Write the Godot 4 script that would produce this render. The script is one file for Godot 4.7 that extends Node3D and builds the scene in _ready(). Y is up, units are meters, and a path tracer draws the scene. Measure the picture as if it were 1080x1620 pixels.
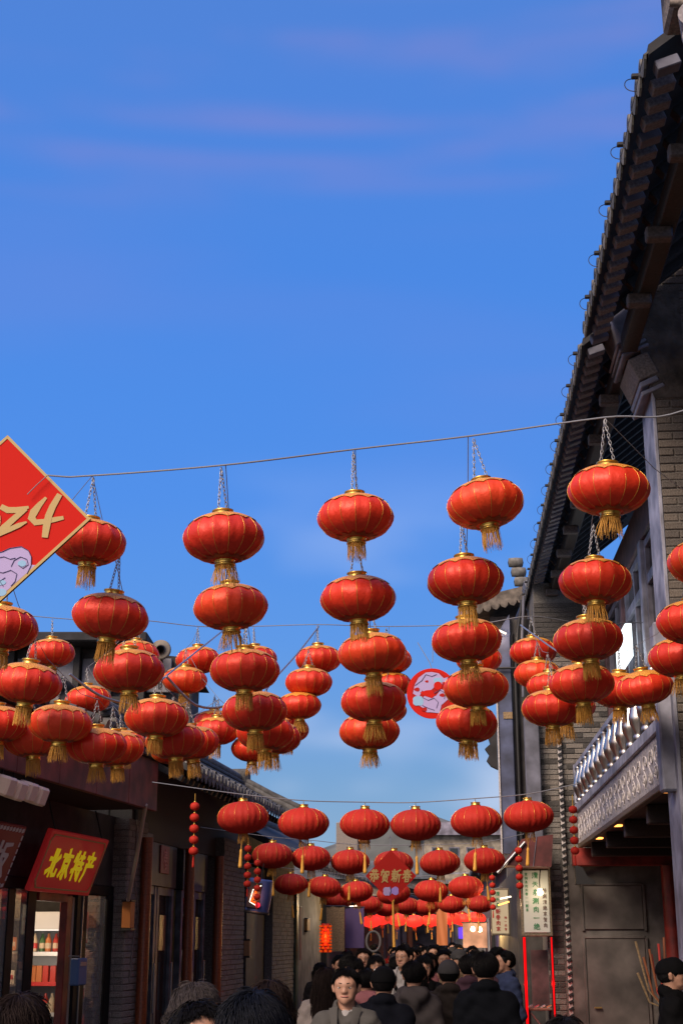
extends Node3D
# A shopping lane hung with rows of red lanterns. y is up, metres, camera looks along -z.
# F(deg, s, y, t): a point s metres to the right of and t metres along a line that leaves the camera deg degrees to the right of -z.

const RD := 4.23     # direction of the right hand row of houses
const LD := 10.3     # direction of the first shop on the left
const LD2 := 7.6     # direction of the houses after it

var M := {}
var used := {}
var offs := {}
var tex := {}
var rng := RandomNumberGenerator.new()


class MB:
	var v := PackedVector3Array()
	var n := PackedVector3Array()
	var uv := PackedVector2Array()
	var ix := PackedInt32Array()

	func face(pts: Array, away: Vector3) -> void:
		var nn: Vector3 = (pts[1] - pts[0]).cross(pts[2] - pts[0])
		if nn.length_squared() < 1e-18:
			return
		nn = nn.normalized()
		var flip := nn.dot(away) < 0.0
		if flip:
			nn = -nn
		var k := v.size()
		for i in pts.size():
			v.append(pts[i])
			n.append(nn)
		uv.append_array(PackedVector2Array([Vector2(0, 1), Vector2(1, 1), Vector2(1, 0), Vector2(0, 0)]).slice(0, mini(pts.size(), 4)))
		while uv.size() < v.size():
			uv.append(Vector2.ZERO)
		for i in range(1, pts.size() - 1):
			if flip:
				ix.append_array([k, k + i, k + i + 1])
			else:
				ix.append_array([k, k + i + 1, k + i])

	func box(c: Vector3, size: Vector3, bev := 0.0, b := Basis()) -> MB:
		var h := size * 0.5
		bev = minf(bev, minf(h.x, minf(h.y, h.z)) * 0.6)
		var sg := [-1.0, 1.0]
		if bev <= 0.0:
			for ax in 3:
				for s in sg:
					var pts := []
					for q in [[-1, -1], [1, -1], [1, 1], [-1, 1]]:
						var p := Vector3.ZERO
						p[ax] = s * h[ax]
						p[(ax + 1) % 3] = q[0] * h[(ax + 1) % 3]
						p[(ax + 2) % 3] = q[1] * h[(ax + 2) % 3]
						pts.append(c + b * p)
					var o := Vector3.ZERO
					o[ax] = s
					face(pts, b * o)
			return self
		var pt := func(sx: float, sy: float, sz: float, ax: int) -> Vector3:
			var p := Vector3(sx * (h.x - bev), sy * (h.y - bev), sz * (h.z - bev))
			p[ax] = [sx, sy, sz][ax] * h[ax]
			return c + b * p
		for ax in 3:
			for s in sg:
				var pts := []
				for q in [[-1.0, -1.0], [1.0, -1.0], [1.0, 1.0], [-1.0, 1.0]]:
					var e := [0.0, 0.0, 0.0]
					e[ax] = s
					e[(ax + 1) % 3] = q[0]
					e[(ax + 2) % 3] = q[1]
					pts.append(pt.call(e[0], e[1], e[2], ax))
				var o := Vector3.ZERO
				o[ax] = s
				face(pts, b * o)
			for s1 in sg:
				for s2 in sg:
					var a1 := (ax + 1) % 3
					var a2 := (ax + 2) % 3
					var lo := [0.0, 0.0, 0.0]
					lo[ax] = -1.0
					lo[a1] = s1
					lo[a2] = s2
					var hi := lo.duplicate()
					hi[ax] = 1.0
					var o := Vector3.ZERO
					o[a1] = s1
					o[a2] = s2
					face([pt.call(lo[0], lo[1], lo[2], a1), pt.call(hi[0], hi[1], hi[2], a1), pt.call(hi[0], hi[1], hi[2], a2), pt.call(lo[0], lo[1], lo[2], a2)], b * o)
		for sx in sg:
			for sy in sg:
				for sz in sg:
					face([pt.call(sx, sy, sz, 0), pt.call(sx, sy, sz, 1), pt.call(sx, sy, sz, 2)], b * Vector3(sx, sy, sz))
		return self

	# a box between two corners
	func bb(a: Vector3, z: Vector3, bev := 0.0) -> MB:
		return box((a + z) * 0.5, (z - a).abs(), bev)

	func sheet(g: Array, closed_u := false) -> MB:
		# g: rows of points; smooth normals, front on the side of (row direction) x (column direction)
		var k := v.size()
		var nr := g.size()
		var nc: int = g[0].size()
		for r in nr:
			for c in nc:
				var c0 := c - 1
				var c1 := c + 1
				if closed_u:
					c0 = nc - 2 if c == 0 else c - 1
					c1 = 1 if c == nc - 1 else c + 1
				var du: Vector3 = g[r][mini(c1, nc - 1)] - g[r][maxi(c0, 0)]
				var dv: Vector3 = g[mini(r + 1, nr - 1)][c] - g[maxi(r - 1, 0)][c]
				v.append(g[r][c])
				n.append(du.cross(dv).normalized())
				uv.append(Vector2(float(c) / (nc - 1), 1.0 - float(r) / (nr - 1)))
		for r in nr - 1:
			for c in nc - 1:
				var i := k + r * nc + c
				ix.append_array([i, i + nc, i + 1, i + 1, i + nc, i + nc + 1])
		return self

	func lathe(prof: Array, segs := 16, xf := Transform3D(), wob: Variant = null) -> MB:
		# prof: Vector2(radius, y) from bottom to top
		var g := []
		for p in prof:
			var row := []
			for c in segs + 1:
				var a := TAU * (c % segs) / segs
				var r: float = p.x
				if wob != null:
					r *= wob.call(a, p.y)
				row.append(xf * Vector3(sin(a) * r, p.y, cos(a) * r))
			g.append(row)
		return sheet(g, true)

	func tube(pts: Array, r0: float, r1 := -1.0, sides := 6) -> MB:
		if r1 < 0.0:
			r1 = r0
		var g := []
		var up := Vector3(0.13, 0.98, 0.17)
		for i in pts.size():
			var d: Vector3 = (pts[mini(i + 1, pts.size() - 1)] - pts[maxi(i - 1, 0)]).normalized()
			if absf(d.dot(up)) > 0.95:
				up = Vector3(0.9, 0.1, 0.42).normalized()
			var a := d.cross(up).normalized()
			var b := d.cross(a).normalized()
			up = -b
			var r := lerpf(r0, r1, float(i) / maxi(1, pts.size() - 1))
			var row := []
			for c in sides + 1:
				var w := TAU * (c % sides) / sides
				row.append(pts[i] + a * cos(w) * r + b * sin(w) * r)
			g.append(row)
		sheet(g, true)
		for e in 2:
			var row: Array = g[0] if e == 0 else g[g.size() - 1]
			var out: Vector3 = (pts[0] - pts[1]) if e == 0 else (pts[pts.size() - 1] - pts[pts.size() - 2])
			face(row.slice(0, sides), out)
		return self

	func prism(poly: PackedVector2Array, depth: float, xf := Transform3D()) -> MB:
		# outline in x/y, front at z = 0, back at z = -depth
		var t := Geometry2D.triangulate_polygon(poly)
		for s in 2:
			var z := 0.0 if s == 0 else -depth
			var o := xf.basis * Vector3(0, 0, 1 if s == 0 else -1)
			for i in range(0, t.size(), 3):
				face([xf * Vector3(poly[t[i]].x, poly[t[i]].y, z), xf * Vector3(poly[t[i + 1]].x, poly[t[i + 1]].y, z), xf * Vector3(poly[t[i + 2]].x, poly[t[i + 2]].y, z)], o)
		var area := 0.0
		for i in poly.size():
			area += poly[i].cross(poly[(i + 1) % poly.size()])
		for i in poly.size():
			var a := poly[i]
			var b := poly[(i + 1) % poly.size()]
			var d := (b - a)
			var o2 := Vector3(d.y, -d.x, 0) * signf(area)
			face([xf * Vector3(a.x, a.y, 0), xf * Vector3(b.x, b.y, 0), xf * Vector3(b.x, b.y, -depth), xf * Vector3(a.x, a.y, -depth)], xf.basis * o2)
		return self

	func mesh() -> ArrayMesh:
		var a := []
		a.resize(Mesh.ARRAY_MAX)
		a[Mesh.ARRAY_VERTEX] = v
		a[Mesh.ARRAY_NORMAL] = n
		a[Mesh.ARRAY_TEX_UV] = uv
		a[Mesh.ARRAY_INDEX] = ix
		var m := ArrayMesh.new()
		m.add_surface_from_arrays(Mesh.PRIMITIVE_TRIANGLES, a)
		return m


# ---------------------------------------------------------------- scene helpers

func F(deg: float, s: float, y: float, t: float) -> Vector3:
	var a := deg_to_rad(deg)
	return Vector3(s * cos(a) + t * sin(a), y, s * sin(a) - t * cos(a))


func numbered(p: Node, called: String) -> String:
	var key := "%d/%s" % [p.get_instance_id(), called]
	var k: int = used.get(key, 0)
	used[key] = k + 1
	return called if k == 0 else "%s_%03d" % [called, k]


func tag(o: Node3D, label: String, category: String, group := "", kind := "") -> Node3D:
	o.set_meta("label", label)
	o.set_meta("category", category)
	if group:
		o.set_meta("group", group)
	if kind:
		o.set_meta("kind", kind)
	return o


func thing(called: String, label: String, category: String, at := Vector3.ZERO, turn := 0.0, group := "") -> Node3D:
	var o := Node3D.new()
	o.name = numbered(self, called)
	add_child(o, true)
	o.position = at
	o.rotation.y = -deg_to_rad(turn)
	return tag(o, label, category, group)


# a house: its parts are given in (s, y, -t) of its row
func house(called: String, label: String, category: String, deg: float, s: float, t: float, group := "") -> Node3D:
	var o := thing(called, label, category, F(deg, s, 0, t), deg, group)
	offs[o.get_instance_id()] = Vector3(s, 0, -t)
	return o


func obj(called: String, what: Variant, mat: Material, parent: Node = self, at := Vector3.ZERO, b := Basis()) -> MeshInstance3D:
	var o := MeshInstance3D.new()
	o.name = numbered(parent, called)
	o.mesh = what.mesh() if what is MB else what
	o.material_override = mat
	parent.add_child(o, true)
	o.transform = Transform3D(b, at - offs.get(parent.get_instance_id(), Vector3.ZERO))
	return o


func struct(called: String, what: Variant, mat: Material, label: String, category: String) -> MeshInstance3D:
	return tag(obj(called, what, mat), label, category, "", "structure") as MeshInstance3D


func copy(o: Node3D, called: String, label: String, at: Vector3, group := "") -> Node3D:
	var c := o.duplicate()
	c.name = numbered(self, called)
	add_child(c, true)
	c.position = at
	c.set_meta("label", label)
	if group:
		c.set_meta("group", group)
	return c


func noise_tex(key: String, freq: float, lo: float, kind := 0, oct := 4, size := 256, normal := false) -> NoiseTexture2D:
	if tex.has(key):
		return tex[key]
	var f := FastNoiseLite.new()
	f.seed = hash(key) % 1000
	f.noise_type = FastNoiseLite.TYPE_SIMPLEX_SMOOTH if kind == 0 else FastNoiseLite.TYPE_CELLULAR
	f.frequency = freq
	f.fractal_octaves = oct
	var t := NoiseTexture2D.new()
	t.width = size
	t.height = size
	t.seamless = true
	t.noise = f
	if normal:
		t.as_normal_map = true
		t.bump_strength = 6.0
	else:
		var g := Gradient.new()
		g.set_color(0, Color(lo, lo, lo))
		g.set_color(1, Color(1, 1, 1))
		t.color_ramp = g
	tex[key] = t
	return t


# r, g, b are linear base colours
func mat(key: String, r: float, g: float, b: float, rough := 0.7, metal := 0.0, grain := "", scale := 1.0, relief := 0.0) -> StandardMaterial3D:
	var m := StandardMaterial3D.new()
	m.resource_name = key
	m.albedo_color = Color(r, g, b).linear_to_srgb()
	m.roughness = rough
	m.metallic = metal
	if grain:
		var t: Texture2D
		match grain:
			"blotch": t = noise_tex("blotch", 0.012, 0.55, 0, 5)
			"fine": t = noise_tex("fine", 0.06, 0.62, 0, 4)
			"cells": t = noise_tex("cells", 0.07, 0.5, 1, 2)
		m.albedo_texture = t
		m.uv1_triplanar = true
		m.uv1_scale = Vector3.ONE * scale
		if relief > 0.0:
			m.heightmap_enabled = true
			m.heightmap_texture = noise_tex("bump", 0.05, 0.0, 0, 5)
			m.heightmap_scale = relief
	M[key] = m
	return m


func glow(key: String, c: Color, energy: float) -> StandardMaterial3D:
	var m := StandardMaterial3D.new()
	m.resource_name = key
	m.albedo_color = Color(c.r * 0.3, c.g * 0.3, c.b * 0.3)
	m.metallic_specular = 0.2
	m.emission_enabled = true
	m.emission = c
	m.emission_energy_multiplier = energy
	M[key] = m
	return m


func omni(parent: Node3D, at: Vector3, c: Color, energy: float, size := 0.03) -> void:
	var l := OmniLight3D.new()
	l.name = numbered(parent, "lamp_light")
	l.light_color = c
	l.light_energy = energy
	l.light_size = size
	l.omni_range = 12.0
	l.omni_attenuation = 2.0
	l.shadow_enabled = true
	parent.add_child(l, true)
	l.position = at - offs.get(parent.get_instance_id(), Vector3.ZERO)


func rot(axis: Vector3, deg: float) -> Basis:
	return Basis(axis, deg_to_rad(deg))


# a brick face: bricks one by one; o is the lower corner, u the direction along, out the outward normal
func bricks(parent: Node3D, o: Vector3, u: Vector3, out: Vector3, w: float, h: float, mats: Array, limit := 300, bl := 0.24, bh := 0.064, proud := 0.012) -> void:
	var meshes := {}
	var made := 0
	var rest: MB = null
	var rows := int(h / (bh + 0.01))
	var basis := Basis(u, Vector3.UP, out)
	for r in rows:
		var x := -(bl * 0.5) * (r % 2)
		while x < w:
			var x0 := maxf(x, 0.0)
			var x1 := minf(x + bl, w)
			x += bl + 0.01
			if x1 - x0 < 0.03:
				continue
			var L := snappedf(x1 - x0, 0.01)
			var c := o + u * (x0 + x1) * 0.5 + Vector3.UP * (r * (bh + 0.01) + bh * 0.5) + out * (rng.randf_range(-0.004, 0.004) + proud - 0.02)
			if made < limit:
				if not meshes.has(L):
					meshes[L] = MB.new().box(Vector3.ZERO, Vector3(L, bh, 0.04), 0.006).mesh()
				obj("brick", meshes[L], mats[rng.randi() % mats.size()], parent, c, basis)
				made += 1
			else:
				if rest == null:
					rest = MB.new()
				rest.box(c, Vector3(L, bh, 0.04), 0.0, basis)
	if rest:
		obj("brickwork", rest, mats[0], parent).set_meta("kind", "stuff")


# ---------------------------------------------------------------- lettering: strokes on a 100 x 100 square, y down
const GLYPHS := {
	"bei": "10,38 40,38|40,8 40,92|6,80 40,66|60,8 60,78 68,88 92,86 94,70|90,28 60,48",
	"jing": "50,2 55,16|8,22 92,22|28,36 28,58|28,36 72,36 72,58|28,56 72,56|51,58 51,94 40,88|32,66 14,88|68,66 88,88",
	"te": "16,14 8,36|10,30 44,30|28,4 28,96|6,68 46,54|54,20 92,20|74,4 74,40|46,40 98,40|48,58 98,58|84,42 84,94 72,88|56,68 66,80",
	"chan": "50,2 55,15|14,18 88,18|32,24 40,38|70,24 60,40|18,44 90,44|24,44 22,70 8,96",
	"gong": "20,14 80,14|38,2 38,36|62,2 62,36|6,36 94,36|36,36 8,60|64,36 94,60|50,46 50,92 42,88|30,62 22,82|64,60 70,76|78,58 86,74",
	"he": "8,20 44,20 40,46 30,44|26,4 8,48|56,18 56,46|56,18 84,18 84,46|56,44 84,44|30,56 30,82|30,56 70,56 70,82|50,62 46,80 22,98|54,84 78,98",
	"xin": "28,2 32,12|8,16 50,16|18,22 24,32|40,22 34,32|6,36 52,36|10,52 50,52|30,38 30,94|26,58 8,82|34,62 48,76|88,6 60,16|60,16 60,56 50,94|60,42 98,42|80,42 80,96",
	"chun": "20,14 80,14|24,27 76,27|8,40 92,40|50,2 50,28 38,48 8,68|58,40 92,66|34,58 34,94|34,58 66,58 66,94|34,76 66,76|34,93 66,93",
	"qing": "12,12 22,24|6,38 18,48|6,92 24,62|38,14 94,14|44,26 88,26|34,38 98,38|66,4 66,38|48,50 48,94|48,50 84,50 84,92 74,92|48,64 84,64|48,77 84,77",
	"tian": "18,22 82,22|8,48 92,48|50,22 46,60 12,94|52,52 92,94",
	"quan": "50,0 44,12|28,14 72,14 72,42|28,14 28,42|28,28 72,28|28,42 72,42|50,46 50,96 40,92|14,58 42,58 12,86|82,50 60,64|56,60 92,90",
	"shuan": "10,12 20,24|4,38 16,48|4,92 20,62|30,10 62,10 62,26|30,26 62,26|30,10 28,60 20,94|36,40 36,74|36,40 62,40 62,74|49,30 49,94|74,18 74,68|90,4 90,94 80,88",
	"rou": "16,24 16,94|16,24 84,24 84,90 74,94|50,4 28,46|48,34 68,48|50,52 28,78|48,64 70,80",
	"yi": "6,50 94,50",
	"jue": "28,6 8,36 34,34 8,64 40,58|6,88 42,76|60,4 42,32|56,18 84,18 74,34|48,36 90,36 90,58|48,58 90,58|69,36 69,58|48,36 48,90 96,90 96,76",
	"ban": "8,30 48,30|28,6 28,96|26,36 6,68|30,40 48,58|54,14 94,10|56,14 54,50 42,94|60,40 88,40 66,94|60,54 98,96",
	"chao": "26,4 26,44 6,96|10,24 14,40|42,20 34,38|28,54 46,84|68,4 68,56 60,50|56,20 48,46|80,20 94,44|94,54 44,96",
}


# centred at the origin in x/y, facing +z; returns the strokes as thin bars
func glyph(mb: MB, key: String, at: Vector3, w: float, h: float, weight: float, depth := 0.004, slant := 0.0) -> void:
	var lift := 0.0
	for st in GLYPHS[key].split("|"):
		var pts := []
		for p in st.split(" "):
			var q: PackedStringArray = p.split(",")
			var y := 50.0 - q[1].to_float()
			pts.append(Vector2((q[0].to_float() - 50.0 + slant * y) / 100.0 * w, y / 100.0 * h))
		for i in pts.size() - 1:
			var a: Vector2 = pts[i]
			var b: Vector2 = pts[i + 1]
			var d := (b - a).normalized()
			var s := Vector2(-d.y, d.x)
			var w0 := weight * (1.15 if i == 0 else 0.95)
			var w1 := weight * (0.75 if i == pts.size() - 2 else 0.95)
			a -= d * weight * 0.3
			b += d * weight * 0.3
			lift += 0.0002
			mb.prism(PackedVector2Array([a + s * w0 * 0.5, a - s * w0 * 0.5, b - s * w1 * 0.5, b + s * w1 * 0.5]), depth, Transform3D(Basis(), at + Vector3(0, 0, depth + lift)))


# a brush stroke of changing width: pts are x, y, width
func brush(mb: MB, pts: Array, at: Vector3, k: float, depth := 0.003) -> void:
	var l := PackedVector2Array()
	var r := PackedVector2Array()
	for i in pts.size():
		var p := Vector2(pts[i].x, pts[i].y)
		var a: Vector3 = pts[maxi(i - 1, 0)]
		var b: Vector3 = pts[mini(i + 1, pts.size() - 1)]
		var d := Vector2(b.x - a.x, b.y - a.y).normalized()
		var s: Vector2 = Vector2(-d.y, d.x) * pts[i].z * 0.5
		l.append((p + s) * k)
		r.append((p - s) * k)
	for i in pts.size() - 1:
		mb.prism(PackedVector2Array([l[i], r[i], r[i + 1], l[i + 1]]), depth, Transform3D(Basis(), at + Vector3(0, 0, depth + i * 0.00015)))


func disc_poly(r: float, seg := 24, c := Vector2.ZERO, sy := 1.0) -> PackedVector2Array:
	var p := PackedVector2Array()
	for i in seg:
		p.append(c + Vector2(cos(TAU * i / seg) * r, sin(TAU * i / seg) * r * sy))
	return p


# ---------------------------------------------------------------- bodies: smooth unions of tapered capsules, meshed as surface nets

func caps(l: Array) -> PackedFloat32Array:
	# each entry: from, radius, to, radius
	var o := PackedFloat32Array()
	for e in l:
		o.append_array([e[0].x, e[0].y, e[0].z, e[1], e[2].x, e[2].y, e[2].z, e[3]])
	return o


func blob(mb: MB, pr: PackedFloat32Array, cell: float, k: float, holes := PackedFloat32Array(), cuts := [], rough := 0.0) -> MB:
	var lo := Vector3.INF
	var hi := -Vector3.INF
	for i in range(0, pr.size(), 4):
		var p := Vector3(pr[i], pr[i + 1], pr[i + 2])
		var r := Vector3.ONE * (pr[i + 3] + k * 0.3 + cell * 2.0)
		lo = lo.min(p - r)
		hi = hi.max(p + r)
	for c in cuts:
		for ax in 3:
			if c[0][ax] > 0.99:
				hi[ax] = minf(hi[ax], c[1] + cell * 2.0)
			elif c[0][ax] < -0.99:
				lo[ax] = maxf(lo[ax], -c[1] - cell * 2.0)
	var B := 5
	var nx := int(ceil((hi.x - lo.x) / cell / B)) * B + 1
	var ny := int(ceil((hi.y - lo.y) / cell / B)) * B + 1
	var nz := int(ceil((hi.z - lo.z) / cell / B)) * B + 1
	var val := PackedFloat32Array()
	val.resize(nx * ny * nz)
	val.fill(9.0)
	var half := cell * B * 0.5
	var reach := half * 1.75 + k * 0.3 + rough
	var active := []
	var np := pr.size() / 8
	var near := PackedFloat32Array()
	for bz in (nz - 1) / B:
		for by in (ny - 1) / B:
			for bx in (nx - 1) / B:
				var c := lo + Vector3(bx * B, by * B, bz * B) * cell + Vector3.ONE * half
				var best := 9.0
				near.clear()
				for i in np:
					var q := i * 8
					var a := Vector3(pr[q], pr[q + 1], pr[q + 2])
					var ba := Vector3(pr[q + 4], pr[q + 5], pr[q + 6]) - a
					var h := clampf((c - a).dot(ba) / maxf(ba.length_squared(), 1e-9), 0.0, 1.0)
					var d := (c - a - ba * h).length() - lerpf(pr[q + 3], pr[q + 7], h)
					best = minf(best, d)
					if d < reach + k:
						near.append_array(pr.slice(q, q + 8))
				if best > reach or best < -reach and holes.is_empty() and cuts.is_empty():
					continue
				if best < -reach * 1.0 and holes.is_empty():
					var any := false
					for ct in cuts:
						any = any or absf(ct[0].dot(c) - ct[1]) < reach
					if not any:
						continue
				active.append(Vector3i(bx, by, bz))
				var nn := near.size() / 8
				for z in B + 1:
					for y in B + 1:
						for x in B + 1:
							var gi := ((bz * B + z) * ny + by * B + y) * nx + bx * B + x
							if val[gi] < 8.9:
								continue
							var p := lo + Vector3(bx * B + x, by * B + y, bz * B + z) * cell
							var f := 8.0
							for i in nn:
								var q := i * 8
								var a := Vector3(near[q], near[q + 1], near[q + 2])
								var ba := Vector3(near[q + 4], near[q + 5], near[q + 6]) - a
								var h := clampf((p - a).dot(ba) / maxf(ba.length_squared(), 1e-9), 0.0, 1.0)
								var d := (p - a - ba * h).length() - lerpf(near[q + 3], near[q + 7], h)
								var m := maxf(k - absf(f - d), 0.0) / k
								f = minf(f, d) - m * m * k * 0.25
							if rough > 0.0:
								# soft creases in cloth
								f += rough * (sin(p.y * 38.0 + p.x * 21.0 + sin(p.x * 17.0 + p.z * 23.0) * 2.2) + 0.6 * sin(p.y * 71.0 - p.x * 44.0 + p.z * 30.0))
							for i in range(0, holes.size(), 8):
								var a := Vector3(holes[i], holes[i + 1], holes[i + 2])
								var ba := Vector3(holes[i + 4], holes[i + 5], holes[i + 6]) - a
								var h := clampf((p - a).dot(ba) / maxf(ba.length_squared(), 1e-9), 0.0, 1.0)
								f = maxf(f, lerpf(holes[i + 3], holes[i + 7], h) - (p - a - ba * h).length())
							for ct in cuts:
								f = maxf(f, ct[0].dot(p) - ct[1])
							val[gi] = f
	var vid := PackedInt32Array()
	vid.resize(nx * ny * nz)
	vid.fill(-1)
	var base := mb.v.size()
	var step := [1, nx, nx * ny]
	for b in active:
		for z in B:
			for y in B:
				for x in B:
					var gi: int = ((b.z * B + z) * ny + b.y * B + y) * nx + b.x * B + x
					var cnt := 0
					var acc := Vector3.ZERO
					var any_in := false
					var any_out := false
					for e in 8:
						var ev := val[gi + (e & 1) + ((e >> 1) & 1) * nx + (e >> 2) * nx * ny]
						if ev < 0.0:
							any_in = true
						else:
							any_out = true
					if not (any_in and any_out):
						continue
					for ax in 3:
						for e in 4:
							var o := [0, 0, 0]
							o[(ax + 1) % 3] = e & 1
							o[(ax + 2) % 3] = e >> 1
							var i0: int = gi + o[0] + o[1] * nx + o[2] * nx * ny
							var va := val[i0]
							var vb := val[i0 + step[ax]]
							if (va < 0.0) != (vb < 0.0):
								var p := Vector3(o[0], o[1], o[2])
								p[ax] += va / (va - vb)
								acc += p
								cnt += 1
					vid[gi] = mb.v.size()
					mb.v.append(lo + (Vector3(b.x * B + x, b.y * B + y, b.z * B + z) + acc / cnt) * cell)
					mb.n.append(Vector3.ZERO)
					mb.uv.append(Vector2.ZERO)
	for b in active:
		for z in B:
			for y in B:
				for x in B:
					var g: int = ((b.z * B + z) * ny + b.y * B + y) * nx + b.x * B + x
					for ax in 3:
						var va := val[g]
						var vb := val[g + step[ax]]
						if (va < 0.0) == (vb < 0.0):
							continue
						var s1: int = step[(ax + 1) % 3]
						var s2: int = step[(ax + 2) % 3]
						if g - s1 - s2 < 0:
							continue
						var q := [vid[g], vid[g - s1], vid[g - s1 - s2], vid[g - s2]]
						if q.min() < 0:
							continue
						if va < 0.0:
							q.reverse()
						mb.ix.append_array([q[0], q[1], q[2], q[0], q[2], q[3]])
						var nn: Vector3 = -(mb.v[q[1]] - mb.v[q[0]]).cross(mb.v[q[2]] - mb.v[q[0]])
						nn -= (mb.v[q[2]] - mb.v[q[0]]).cross(mb.v[q[3]] - mb.v[q[0]])
						for i in q:
							mb.n[i] += nn
	for i in range(base, mb.v.size()):
		mb.n[i] = mb.n[i].normalized()
	return mb


var body_parts := {}


func bent(p: Vector3, deg: float) -> Vector3:
	if deg == 0.0 or p.y < 0.9:
		return p
	return Vector3(0, 0.92, 0) + Basis(Vector3.RIGHT, deg_to_rad(deg)) * (p - Vector3(0, 0.92, 0))


func bone(deg: float, a: Vector3, ra: float, b: Vector3, rb: float) -> Array:
	return [bent(a, deg), ra, bent(b, deg), rb]


func arm_bones(pose: String, fat: float) -> Array:
	var l := []
	var deg := 38.0 if pose == "bend" else 0.0
	for s in [-1.0, 1.0]:
		var sh := Vector3(s * 0.152, 1.36, -0.015)
		var el := Vector3(s * 0.205, 1.09, -0.05)
		var wr := Vector3(s * 0.212, 0.87, 0.05)
		if pose == "front" and s < 0.0:
			wr = Vector3(-0.03, 1.06, 0.205)
			el = Vector3(-0.245, 1.09, 0.0)
		if pose == "bend":
			el = Vector3(s * 0.21, 1.12, 0.12)
			wr = Vector3(s * 0.10, 1.10, 0.34)
		l.append(bone(deg, sh, 0.052 + fat, el, 0.042 + fat))
		l.append(bone(deg, el, 0.042 + fat, wr, 0.029 + fat * 1.1))
	return l


func torso_bones(deg: float, fat: float) -> Array:
	var z := Vector3(0, 0, 0)
	return [
		bone(deg, Vector3(-0.075, 0.93, 0) + z, 0.105 + fat, Vector3(0.075, 0.93, 0), 0.105 + fat),
		bone(deg, Vector3(-0.06, 1.07, 0.01), 0.098 + fat, Vector3(0.06, 1.07, 0.01), 0.098 + fat),
		bone(deg, Vector3(-0.075, 1.24, 0.0), 0.102 + fat, Vector3(0.075, 1.24, 0.0), 0.102 + fat),
		bone(deg, Vector3(-0.12, 1.375, -0.02), 0.056 + fat, Vector3(0.12, 1.375, -0.02), 0.056 + fat),
		bone(deg, Vector3(0, 1.40, -0.02), 0.07 + fat, Vector3(0, 1.46, -0.015), 0.05 + fat * 0.6)]


func leg_bones(fat: float) -> Array:
	var l := []
	for s in [-1.0, 1.0]:
		var f: float = 0.10 if s > 0 else -0.09
		l.append([Vector3(s * 0.088, 0.90, 0), 0.088 + fat, Vector3(s * 0.10, 0.50, 0.03 + f * 0.4), 0.056 + fat])
		l.append([Vector3(s * 0.10, 0.50, 0.03 + f * 0.4), 0.056 + fat, Vector3(s * 0.105, 0.10, f - 0.02), 0.038 + fat])
	return l


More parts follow.
